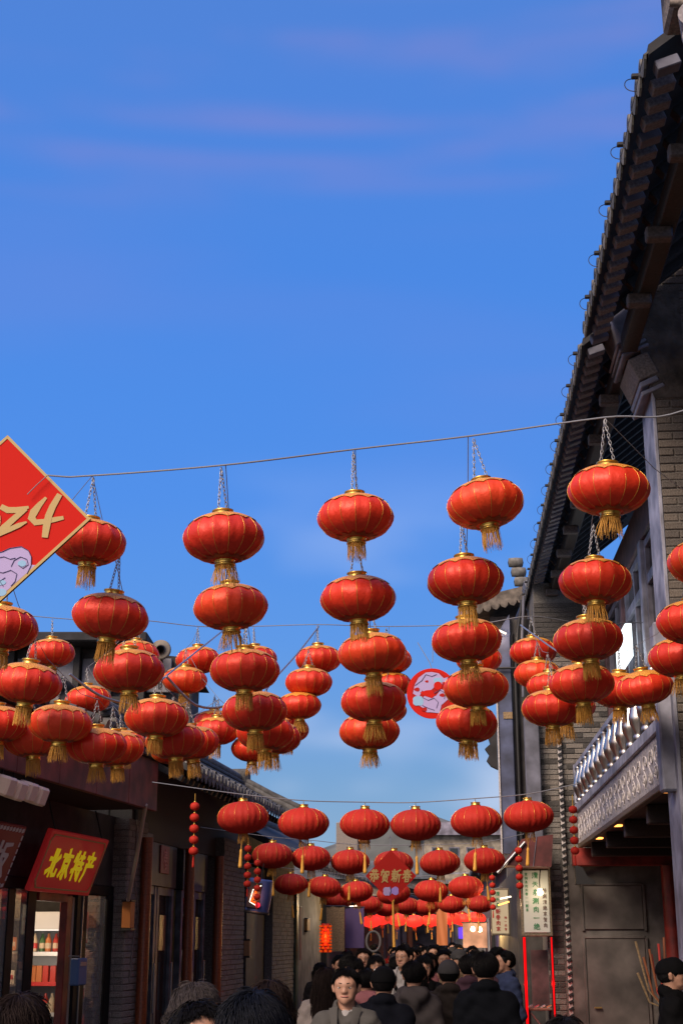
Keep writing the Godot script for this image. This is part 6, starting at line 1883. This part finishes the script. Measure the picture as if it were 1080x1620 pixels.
func crowd() -> void:
	var B: Material = M.hair_black
	var K: Material = M.cloth_black
	person("man facing the camera in an open grey striped jacket over a white shirt", 0.03, 9.6, 1.70, -8, "open", M.cloth_grey, "short", B, {"pose": "front"})
	var cp := person("person seen from behind in a black cap and navy top with a pale print", 0.31, 10.8, 1.69, 172, "jacket", M.cloth_navy, "cap", M.cloth_black)
	var pr := MB.new()
	for q in [[-0.08, 1.16, 0.035], [0.07, 1.17, 0.04], [0.0, 1.12, 0.05], [0.1, 1.11, 0.025], [-0.11, 1.10, 0.03]]:
		pr.prism(cloud_poly(q[0], q[1], q[2], 5), 0.004)
	obj("back_print", pr, M.print_pale, cp, Vector3(0, 0, -0.141), Basis(Vector3.UP, PI))
	person("woman seen from behind with long dark hair and a cream coat", -0.13, 12.0, 1.66, 165, "coat", M.cloth_cream, "long", M.hair_brown)
	person("person in an olive jacket bending over at the left wall", -0.34, 14.5, 1.88, 70, "jacket", M.cloth_olive, "short", B, {"pose": "bend"})
	person("person seen from behind in a pink top, left of the black cap", 0.23, 13.5, 1.62, 175, "hoodie", M.cloth_pink, "short", B)
	person("woman in a black jacket and pale face mask, facing the camera left of centre", 0.40, 17.0, 1.70, 8, "jacket", K, "bob", B, {"mask": true})
	person("man with a bare face in dark green behind the grey jacket man", 0.27, 17.8, 1.77, -4, "jacket", M.cloth_dark, "short", M.hair_brown)
	person("woman in a tan coat with a cream mask, far left of the crowd", 0.13, 16.2, 1.66, 5, "jacket", M.cloth_tan, "bob", M.hair_brown, {"mask": true})
	var wj := person("man in a white open jacket with a dark strap across the chest", 0.70, 16.5, 1.81, -30, "open", M.cloth_white, "short", B, {"shirt": M.cloth_grey})
	obj("strap", MB.new().tube([Vector3(-0.15, 1.44, 0.05), Vector3(0.0, 1.25, 0.145), Vector3(0.13, 1.02, 0.13)], 0.018, 0.018, 6), K, wj)
	person("person seen from behind in a grey hooded sweatshirt, middle of the crowd", 0.60, 12.2, 1.71, 178, "hoodie", M.cloth_greyhood, "short", B)
	person("woman facing the camera in a black jacket over a pink shirt", 0.84, 15.0, 1.72, 6, "open", K, "bob", B, {"shirt": M.cloth_pink})
	person("person seen from behind in a grey cap and dark brown jacket", 0.92, 12.6, 1.71, 176, "jacket", M.cloth_brown, "cap", M.cloth_greycap)
	person("tall person seen from behind in a black navy jacket, right of centre", 1.08, 11.0, 1.79, 174, "jacket", M.cloth_navyblack, "short", B)
	person("man in a blue shirt looking left at the right edge of the crowd", 1.72, 15.5, 1.77, -70, "jacket", M.cloth_blue, "short", B)
	person("person in profile with a black cap and a black and red jacket, lower right", 2.46, 10.9, 1.75, 78, "jacket", M.cloth_black, "cap", M.cloth_black, {"shirt": M.cloth_redp})
	person("nearest dark haired head at the lower left corner", -1.0, 4.6, 1.72, 170, "jacket", M.cloth_dark, "short", M.hair_brown)
	person("woman with grey brown hair looking right, lower left", -0.61, 6.2, 1.71, 48, "coat", M.cloth_dark, "bob", M.hair_greybrown, {"skin": M.skin_warm})
	person("black haired head in front of the grey haired woman, lower left", -0.46, 4.8, 1.69, 25, "jacket", K, "short", B)
	person("nearest large black haired head at the bottom, left of the crowd", -0.24, 4.0, 1.75, 195, "jacket", M.cloth_navyblack, "short", M.hair_blue)
	person("brown haired head just behind the large black haired one", -0.32, 6.5, 1.71, 190, "hoodie", M.cloth_olive, "bob", M.hair_brown)
	person("low dark head at the bottom edge under the striped conduit", 0.78, 5.2, 1.62, 180, "jacket", K, "short", B)
	var far := [
		[-0.02, 18.0, 1.69, 12, "jacket", "cloth_tan", "short", "in a tan jacket by the glowing honeycomb column"],
		[1.32, 19.0, 1.74, 8, "jacket", "cloth_dark", "short", "in dark clothes to the right of the grey cap"],
		[0.72, 14.2, 1.66, 185, "coat", "cloth_dark", "long", "with long hair behind the pink shirted woman"],
		[1.37, 17.0, 1.77, 10, "jacket", "cloth_tan", "cap", "in a dark cap and tan jacket, right of centre"],
		[1.22, 14.0, 1.74, 170, "coat", "cloth_plum", "short", "in a plum black coat before the tall one"],
		[1.83, 20.0, 1.74, 0, "jacket", "cloth_white", "bob", "in a white mask at the right of the crowd"],
		[2.02, 19.0, 1.78, 160, "jacket", "cloth_greyhood", "short", "by the red stall, in grey brown"],
		[0.80, 22.0, 1.68, 182, "jacket", "cloth_white", "cap", "in a white jacket and cap below the white wreath"],
		[1.20, 24.0, 1.74, 5, "jacket", "cloth_blue", "short", "in a blue jacket far down the middle"],
		[0.96, 26.0, 1.73, 0, "jacket", "cloth_greycap", "short", "in a grey jacket far down the middle"],
		[1.30, 30.0, 1.80, 180, "jacket", "cloth_dark", "short", "tall and dark far down the lane"],
		[1.55, 27.0, 1.76, 0, "jacket", "cloth_pink", "bob", "in a pink jacket far down the lane"],
		[1.89, 29.0, 1.77, -5, "jacket", "cloth_brown", "short", "in a brown jacket far right"],
		[2.51, 33.0, 1.80, 0, "jacket", "cloth_dark", "short", "before the pinkish shopfront"],
		[0.72, 32.0, 1.77, 180, "jacket", "cloth_tan", "short", "small and tan beyond the wreath"],
		[2.40, 30.0, 1.78, 10, "coat", "cloth_cream", "long", "in a cream coat below the bare bulbs"],
		[2.15, 24.0, 1.77, 10, "jacket", "cloth_navy", "short", "in navy between the signs"],
		[1.92, 36.0, 1.77, 0, "jacket", "cloth_white", "short", "farthest, in white"],
		[0.70, 18.6, 1.67, 200, "coat", "cloth_plum", "bob", "in a plum coat left of the pink shirt"],
		[1.72, 17.2, 1.70, -8, "jacket", "cloth_greycap", "bob", "masked in grey next to the tall black jacket"],
		[-0.27, 19.0, 1.59, 160, "jacket", "cloth_dark", "bob", "short and dark at the left by the plaque"],
		[1.08, 18.0, 1.72, 3, "open", "cloth_pink", "bob", "in an open pink jacket by the grey cap"],
		[1.55, 15.6, 1.70, 184, "hoodie", "cloth_plum", "short", "in a plum hood at right of centre"],
		[0.50, 20.5, 1.68, 6, "jacket", "cloth_cream", "cap", "in a pale cap left of the strap jacket"],
		[1.00, 21.0, 1.76, 0, "jacket", "cloth_grey", "short", "in grey right behind the strap jacket"],
		[1.62, 22.5, 1.72, 6, "open", "cloth_blue", "short", "in an open blue jacket, mid distance at right"],
		[2.25, 21.5, 1.66, 20, "jacket", "cloth_redp", "bob", "in red before the red stall"],
		[0.38, 25.0, 1.70, 0, "jacket", "cloth_plum", "short", "under the purple banner"],
		[1.75, 25.5, 1.76, 182, "jacket", "cloth_grey", "short", "grey backed under the orange banner"],
		[1.42, 21.0, 1.62, 4, "jacket", "cloth_white", "bob", "short, in white, mid crowd"],
		[0.55, 24.0, 1.70, 4, "jacket", "cloth_cream", "short", "in cream under the brown banner's right edge"],
		[0.90, 17.2, 1.62, 8, "hoodie", "cloth_cream", "bob", "small, in a cream hood"],
		[1.50, 24.0, 1.78, 6, "jacket", "cloth_tan", "short", "tall, in tan, far middle right"],
		[1.15, 33.0, 1.72, 0, "jacket", "cloth_redp", "short", "in red, far middle"],
		[2.05, 27.0, 1.74, 4, "jacket", "cloth_white", "cap", "in white with a pale cap near the bulbs"],
		[1.70, 33.0, 1.74, 180, "jacket", "cloth_grey", "short", "in grey, seen from behind, far right"],
		[2.90, 38.0, 1.76, 0, "jacket", "cloth_blue", "short", "in blue, farthest right"],
		[0.08, 21.0, 1.72, 175, "jacket", "cloth_dark", "short", "dark, below the brown paper banner"],
	]
	for q in far:
		person("person in the crowd " + q[7], q[0], q[1], q[2], q[3], q[4], M[q[5]], q[6], M.cloth_greycap if q[6] == "cap" else B, {"mask": "mask" in q[7]})


# ---------------------------------------------------------------- materials

func materials() -> void:
	var satin := mat("satin", 0.70, 0.036, 0.011, 0.48, 0.20)
	satin.rim_enabled = true
	satin.rim = 0.3
	satin.rim_tint = 1.0
	satin.backlight_enabled = true
	satin.backlight = Color(0.44, 0.016, 0.006)
	satin.normal_enabled = true
	satin.normal_texture = noise_tex("wrinkle", 0.03, 0, 0, 3, 256, true)
	satin.normal_scale = 0.18
	satin.uv1_scale = Vector3(5, 0.8, 1)
	for q in [["satin_deep", Color(0.60, 0.028, 0.010)], ["satin_bright", Color(0.76, 0.056, 0.013)]]:
		var s := satin.duplicate() as StandardMaterial3D
		s.resource_name = q[0]
		s.albedo_color = (q[1] as Color).linear_to_srgb()
		M[q[0]] = s
	for q in [["red_cloth", Color(0.44, 0.028, 0.018)], ["red_cloth_dull", Color(0.38, 0.026, 0.018)]]:
		var s := satin.duplicate() as StandardMaterial3D
		s.resource_name = q[0]
		s.albedo_color = (q[1] as Color).linear_to_srgb()
		s.roughness = 0.62
		s.metallic = 0.0
		s.metallic_specular = 0.25
		s.rim = 0.1
		M[q[0]] = s
	var lit := satin.duplicate() as StandardMaterial3D
	lit.resource_name = "red_lit"
	lit.roughness = 0.6
	lit.metallic = 0.0
	lit.emission_enabled = true
	lit.emission = Color(1.0, 0.33, 0.26)
	lit.emission_energy_multiplier = 0.35
	M.red_lit = lit
	mat("gold", 0.72, 0.46, 0.10, 0.28, 0.9)
	mat("gold_thread", 0.70, 0.42, 0.08, 0.35, 0.7)
	var gp := mat("gold_print", 0.72, 0.36, 0.05, 0.5, 0.15)
	var pt := noise_tex("print", 0.05, 0.3, 0, 2)
	var pg := Gradient.new()
	pg.offsets = PackedFloat32Array([0.0, 0.36, 0.44, 1.0])
	pg.colors = PackedColorArray([Color(0.75, 0.22, 0.10), Color(0.75, 0.22, 0.10), Color(1, 1, 1), Color(1, 1, 1)])
	pt.color_ramp = pg
	gp.albedo_texture = pt
	gp.uv1_scale = Vector3(8, 1, 1)
	var fp := mat("faded_print", 0.34, 0.06, 0.02, 0.5, 0.2)
	fp.albedo_texture = gp.albedo_texture
	fp.uv1_scale = Vector3(6, 1, 1)
	mat("fringe", 0.62, 0.31, 0.045, 0.6)
	mat("steel", 0.32, 0.32, 0.33, 0.4, 0.7)
	mat("chrome", 0.60, 0.56, 0.50, 0.30, 1.0)
	mat("iron", 0.018, 0.018, 0.02, 0.5, 0.3)
	mat("brass", 0.4, 0.28, 0.1, 0.35, 0.8)
	mat("cable_grey", 0.16, 0.17, 0.20, 0.6)
	# houses
	mat("tile", 0.10, 0.10, 0.10, 0.85, 0, "blotch", 2.0)
	mat("tile_b", 0.16, 0.155, 0.145, 0.85, 0, "blotch", 2.0)
	mat("tile_pale", 0.24, 0.23, 0.21, 0.85, 0, "blotch", 2.0)
	mat("tile_dark", 0.028, 0.028, 0.032, 0.8, 0, "blotch", 1.0)
	mat("tile_brown", 0.20, 0.165, 0.13, 0.85, 0, "blotch", 1.5)
	mat("wood_dark", 0.03, 0.027, 0.026, 0.7, 0, "fine", 2.0)
	mat("wood_beam", 0.10, 0.082, 0.08, 0.7, 0, "fine", 2.0)
	mat("rafter_paint", 0.24, 0.23, 0.26, 0.7, 0, "fine", 2.0)
	mat("wood_soffit", 0.035, 0.018, 0.014, 0.7, 0, "fine", 2.0)
	mat("brick_wall", 0.13, 0.11, 0.095, 0.9, 0, "blotch", 1.0, 1.0)
	mat("mortar", 0.21, 0.19, 0.17, 0.95, 0, "fine", 2.0)
	mat("mortar_dark", 0.16, 0.15, 0.14, 0.95, 0, "fine", 2.0)
	for q in [["brick", 0.17, 0.145, 0.125], ["brick_b", 0.14, 0.122, 0.11], ["brick_c", 0.20, 0.17, 0.145], ["brick_d", 0.085, 0.078, 0.074], ["brick_e", 0.32, 0.28, 0.245], ["brick_f", 0.26, 0.23, 0.205], ["brick_g", 0.25, 0.23, 0.21], ["brick_h", 0.20, 0.185, 0.175]]:
		mat(q[0], q[1], q[2], q[3], 0.92, 0, "fine", 3.0, 0.4)
	mat("lavender", 0.34, 0.35, 0.44, 0.6, 0, "blotch", 0.8)
	mat("lavender_c", 0.09, 0.11, 0.21, 0.6, 0, "blotch", 0.8)
	mat("lavender_grey", 0.16, 0.165, 0.22, 0.65, 0, "blotch", 0.8)
	mat("frame_lavender", 0.26, 0.25, 0.31, 0.55, 0, "blotch", 0.8)
	mat("maroon_paint", 0.14, 0.065, 0.07, 0.6, 0, "blotch", 1.0)
	mat("fascia", 0.30, 0.06, 0.045, 0.5, 0, "blotch", 0.8)
	mat("maroon_cloth", 0.14, 0.03, 0.03, 0.8, 0, "blotch", 1.0)
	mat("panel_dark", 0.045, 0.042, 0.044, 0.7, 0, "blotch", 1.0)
	mat("panel_wall", 0.13, 0.115, 0.11, 0.7, 0, "blotch", 0.7)
	mat("panel_board", 0.12, 0.105, 0.10, 0.65, 0, "blotch", 0.5)
	mat("scroll_ground", 0.60, 0.55, 0.54, 0.7, 0, "cells", 1.5)
	mat("scroll_white", 0.68, 0.63, 0.62, 0.6, 0, "fine", 2.0)
	mat("trim_brown", 0.14, 0.09, 0.05, 0.6, 0, "fine", 2.0)
	mat("red_beam", 0.30, 0.028, 0.02, 0.5, 0, "blotch", 1.0)
	mat("red_wall", 0.14, 0.014, 0.012, 0.6, 0, "blotch", 1.0)
	mat("stone_warm", 0.24, 0.20, 0.17, 0.85, 0, "fine", 2.0, 0.5)
	mat("stone_pale", 0.34, 0.31, 0.33, 0.8, 0, "fine", 2.0, 0.4)
	mat("stone_brown", 0.17, 0.13, 0.10, 0.9, 0, "blotch", 1.0, 0.6)
	mat("post_brown", 0.30, 0.075, 0.025, 0.4, 0, "fine", 2.0)
	mat("slate_paint", 0.14, 0.15, 0.18, 0.5, 0, "blotch", 1.0)
	mat("slate_dark", 0.05, 0.052, 0.065, 0.5, 0, "blotch", 1.0)
	mat("frame_black", 0.006, 0.006, 0.007, 0.55).metallic_specular = 0.25
	mat("strip_pale", 0.28, 0.24, 0.20, 0.5)
	mat("green_paint", 0.03, 0.07, 0.05, 0.5, 0, "blotch", 1.0)
	for q in [["plaster_grey", 0.14, 0.135, 0.14], ["plaster_pink", 0.34, 0.22, 0.22], ["plaster_pale", 0.42, 0.41, 0.43], ["plaster_cream", 0.42, 0.36, 0.28], ["plaster_beige", 0.42, 0.36, 0.27], ["plaster_tan", 0.36, 0.29, 0.23], ["plaster_brown", 0.16, 0.12, 0.09], ["roof_mauve", 0.30, 0.28, 0.34], ["roof_grey", 0.16, 0.18, 0.21]]:
		mat(q[0], q[1], q[2], q[3], 0.85, 0, "blotch", 0.6)
	var gl := mat("glass", 0.9, 0.95, 0.93, 0.02)
	gl.transparency = BaseMaterial3D.TRANSPARENCY_ALPHA
	gl.albedo_color.a = 0.08
	mat("glass_dark", 0.02, 0.024, 0.026, 0.06)
	mat("fridge_white", 0.55, 0.56, 0.58, 0.4)
	mat("price_red", 0.45, 0.03, 0.03, 0.5)
	mat("prod_red", 0.42, 0.04, 0.03, 0.4)
	mat("prod_cream", 0.5, 0.40, 0.28, 0.5)
	mat("prod_green", 0.06, 0.13, 0.05, 0.35)
	mat("prod_dark", 0.05, 0.03, 0.025, 0.3)
	mat("prod_orange", 0.46, 0.15, 0.05, 0.5)
	mat("stick_orange", 0.22, 0.07, 0.025, 0.6)
	mat("blue_box", 0.06, 0.12, 0.26, 0.5)
	# signs
	mat("sign_red", 0.50, 0.016, 0.010, 0.7).metallic_specular = 0.2
	mat("sign_red_deep", 0.36, 0.018, 0.014, 0.7).metallic_specular = 0.2
	mat("sign_gold", 0.42, 0.29, 0.10, 0.6)
	mat("print_lavender", 0.36, 0.29, 0.52, 0.6)
	mat("print_violet", 0.32, 0.22, 0.60, 0.6)
	mat("print_blue", 0.22, 0.40, 0.58, 0.6)
	mat("print_line", 0.06, 0.05, 0.14, 0.6)
	mat("print_pale", 0.30, 0.33, 0.30, 0.8)
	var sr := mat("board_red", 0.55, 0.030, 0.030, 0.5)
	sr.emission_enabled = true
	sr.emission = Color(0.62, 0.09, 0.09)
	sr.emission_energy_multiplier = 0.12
	mat("board_brown", 0.24, 0.022, 0.02, 0.5)
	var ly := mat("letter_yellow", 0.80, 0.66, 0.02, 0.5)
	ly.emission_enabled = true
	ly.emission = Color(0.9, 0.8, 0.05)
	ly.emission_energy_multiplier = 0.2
	mat("letter_white", 0.62, 0.56, 0.54, 0.6)
	mat("letter_green", 0.03, 0.14, 0.06, 0.6)
	mat("letter_dark", 0.09, 0.06, 0.05, 0.6)
	mat("sign_white", 0.40, 0.41, 0.39, 0.3)
	mat("sign_cream", 0.42, 0.38, 0.27, 0.4)
	mat("frame_wood", 0.20, 0.16, 0.11, 0.5, 0, "fine", 2.0)
	mat("ply", 0.36, 0.24, 0.12, 0.7, 0, "fine", 2.0)
	mat("pole_cream", 0.42, 0.34, 0.26, 0.6)
	mat("lamp_paper", 0.92, 0.66, 0.46, 0.7)
	mat("paper_orange", 0.50, 0.18, 0.04, 0.7)
	mat("paper_brown", 0.22, 0.13, 0.06, 0.7)
	mat("paper_yellow", 0.38, 0.24, 0.09, 0.7)
	mat("purple", 0.10, 0.065, 0.17, 0.8)
	mat("drum_blue", 0.04, 0.07, 0.22, 0.4)
	mat("screen_black", 0.01, 0.01, 0.014, 0.3)
	glow("lamp_warm", Color(1.0, 0.62, 0.28), 3.0)
	glow("lamp_white", Color(1.0, 0.93, 0.82), 2.0)
	glow("lamp_bulb", Color(1.0, 0.88, 0.66), 6.0)
	glow("lamp_fridge", Color(1.0, 0.95, 0.9), 1.0)
	glow("lamp_sign", Color(0.92, 0.97, 1.0), 1.6)
	glow("lamp_red", Color(1.0, 0.03, 0.06), 0.75)
	glow("lamp_orange", Color(1.0, 0.34, 0.08), 0.4)
	glow("lamp_led_orange", Color(1.0, 0.36, 0.08), 1.2)
	glow("lamp_led_pink", Color(1.0, 0.15, 0.25), 0.8)
	glow("lamp_violet", Color(0.45, 0.30, 0.95), 0.6)
	# people
	mat("skin", 0.34, 0.18, 0.12, 0.55)
	mat("skin_warm", 0.48, 0.22, 0.12, 0.55)
	mat("lips", 0.30, 0.10, 0.08, 0.5)
	mat("eye_white", 0.55, 0.52, 0.5, 0.3)
	mat("mask_white", 0.55, 0.58, 0.62, 0.8)
	mat("hair_black", 0.0045, 0.004, 0.0045, 0.55)
	mat("hair_brown", 0.012, 0.007, 0.006, 0.6)
	mat("hair_greybrown", 0.04, 0.033, 0.033, 0.6)
	mat("hair_blue", 0.005, 0.006, 0.010, 0.55)
	for q in ["hair_black", "hair_brown", "hair_greybrown", "hair_blue"]:
		M[q].metallic_specular = 0.22
	for q in [["cloth_black", 0.004, 0.004, 0.005], ["cloth_dark", 0.020, 0.018, 0.020], ["cloth_navy", 0.005, 0.006, 0.011], ["cloth_navyblack", 0.004, 0.005, 0.008], ["cloth_grey", 0.10, 0.095, 0.09], ["cloth_greyhood", 0.075, 0.065, 0.065], ["cloth_greycap", 0.06, 0.058, 0.06], ["cloth_brown", 0.035, 0.028, 0.025], ["cloth_cream", 0.30, 0.26, 0.24], ["cloth_white", 0.42, 0.40, 0.40], ["cloth_olive", 0.05, 0.043, 0.03], ["cloth_pink", 0.36, 0.14, 0.15], ["cloth_tan", 0.20, 0.14, 0.09], ["cloth_blue", 0.04, 0.055, 0.12], ["cloth_plum", 0.06, 0.03, 0.045], ["cloth_redp", 0.22, 0.015, 0.014]]:
		mat(q[0], q[1], q[2], q[3], 0.9, 0, "fine", 22.0).metallic_specular = 0.2
	mat("asphalt", 0.06, 0.058, 0.055, 0.9, 0, "blotch", 0.3)
	mat("paving", 0.12, 0.115, 0.11, 0.85, 0, "blotch", 0.5)
	mat("hill", 0.16, 0.17, 0.15, 1.0, 0, "blotch", 0.02)


func sky_image(sun_dir: Vector3) -> ImageTexture:
	var w := 768
	var h := 384
	var im := Image.create(w, h, false, Image.FORMAT_RGBF)
	var nz := FastNoiseLite.new()
	nz.seed = 11
	nz.frequency = 1.0
	nz.fractal_octaves = 5
	var stops := [[0.0, Color(0.28, 0.32, 0.38)], [0.05, Color(0.21, 0.33, 0.46)], [0.11, Color(0.15, 0.29, 0.50)], [0.16, Color(0.115, 0.265, 0.56)], [0.2, Color(0.090, 0.245, 0.60)], [0.30, Color(0.064, 0.215, 0.62)], [0.45, Color(0.055, 0.190, 0.58)], [0.6, Color(0.062, 0.175, 0.52)], [1.0, Color(0.05, 0.13, 0.42)]]
	for yy in h:
		var el := PI * 0.5 - PI * (yy + 0.5) / h
		var s := sin(el)
		var base := Color(0.10, 0.095, 0.09)
		if s >= 0.0:
			for i in stops.size() - 1:
				if s <= stops[i + 1][0]:
					base = (stops[i][1] as Color).lerp(stops[i + 1][1], (s - stops[i][0]) / (stops[i + 1][0] - stops[i][0]))
					break
		for xx in w:
			var az := TAU * (xx + 0.5) / w
			var d := Vector3(sin(az) * cos(el), s, -cos(az) * cos(el))
			var c := base
			if s > 0.0:
				# thin wisps, drawn out along the horizon
				var pl := Vector2(d.x, d.z) / (s + 0.18)
				var n1 := nz.get_noise_3d(pl.x * 0.55 + 7.0, pl.y * 1.5, 3.0) * 0.5 + 0.5
				var n2 := nz.get_noise_3d(pl.x * 0.9, pl.y * 1.1, 9.0) * 0.5 + 0.5
				var n3 := nz.get_noise_3d(d.x * 2.6 + 4.0, s * 38.0, d.z * 2.6) * 0.5 + 0.5
				var veil := smoothstep(0.48, 0.75, n3) * 0.30 * smoothstep(0.46, 0.54, s) + smoothstep(0.5, 0.8, n1) * 0.12 * smoothstep(0.25, 0.4, s)
				c = c.lerp(Color(0.27, 0.20, 0.43), veil)
				var low := smoothstep(0.52, 0.70, n2) * smoothstep(0.03, 0.10, s) * (1.0 - smoothstep(0.2, 0.34, s))
				c = c.lerp(Color(0.56, 0.60, 0.74), low * 0.5)
				c = Color(c.r * 0.90, c.g * 0.91, c.b * 0.92)
				var g := maxf(d.dot(sun_dir), 0.0)
				c += Color(1.0, 0.74, 0.50) * (1.05 * pow(g, 3.0) + 0.9 * pow(g, 22.0))
			im.set_pixel(xx, yy, c)
	return ImageTexture.create_from_image(im)


func _ready() -> void:
	rng.seed = 20240
	# camera: held just above the heads, tilted up
	var cam := Camera3D.new()
	cam.name = "camera"
	cam.fov = rad_to_deg(2.0 * atan(810.0 / 2200.0))
	cam.position = Vector3(0, 1.9, 0)
	cam.rotation = Vector3(atan(675.0 / 2200.0), 0, 0)
	cam.near = 0.05
	cam.far = 1500.0
	add_child(cam)
	cam.current = true
	# light
	var sun_dir := Vector3(-0.46, 0.60, 0.65).normalized()
	var env := Environment.new()
	env.background_mode = Environment.BG_SKY
	var sky := Sky.new()
	var pan := PanoramaSkyMaterial.new()
	pan.panorama = sky_image(sun_dir)
	sky.sky_material = pan
	env.sky = sky
	env.tonemap_mode = Environment.TONE_MAPPER_LINEAR
	env.tonemap_exposure = 1.45
	env.sdfgi_enabled = true
	env.ssao_enabled = true
	env.ssil_enabled = true
	var we := WorldEnvironment.new()
	we.name = "world"
	we.environment = env
	add_child(we)
	var sun := DirectionalLight3D.new()
	sun.name = "sun"
	sun.light_color = Color(1.0, 0.91, 0.81)
	sun.light_energy = 0.9
	sun.light_angular_distance = 28.0
	sun.shadow_enabled = true
	sun.basis = Basis.looking_at(-sun_dir, Vector3.UP)
	add_child(sun)
	materials()
	# setting
	struct("ground", MB.new().bb(Vector3(-600, -0.3, -900), Vector3(600, 0.0, 300)), M.asphalt, "dark ground around the lane", "ground")
	struct("lane_paving", MB.new().bb(Vector3(-8, 0.001, -62), Vector3(8, 0.008, 10)), M.paving, "grey paving of the lane under the crowd", "pavement")
	var hg := []
	for r in 9:
		var row := []
		for c in 40:
			var x := -260.0 + c * 14.0
			var hh := 22.0 + 9.0 * exp(-pow((x - 14.0) / 16.0, 2.0)) + 5.0 * sin(c * 0.7) + 3.0 * sin(c * 1.9)
			row.append(Vector3(x, hh * sin(PI * r / 8.0) - 1.0, -330.0 - 90.0 * r / 8.0))
		hg.append(row)
	struct("hills", MB.new().sheet(hg), M.hill, "pale hills at the end of the lane", "hills")
	right_houses()
	left_houses()
	far_end()
	signs()
	hang_lanterns()
	crowd()
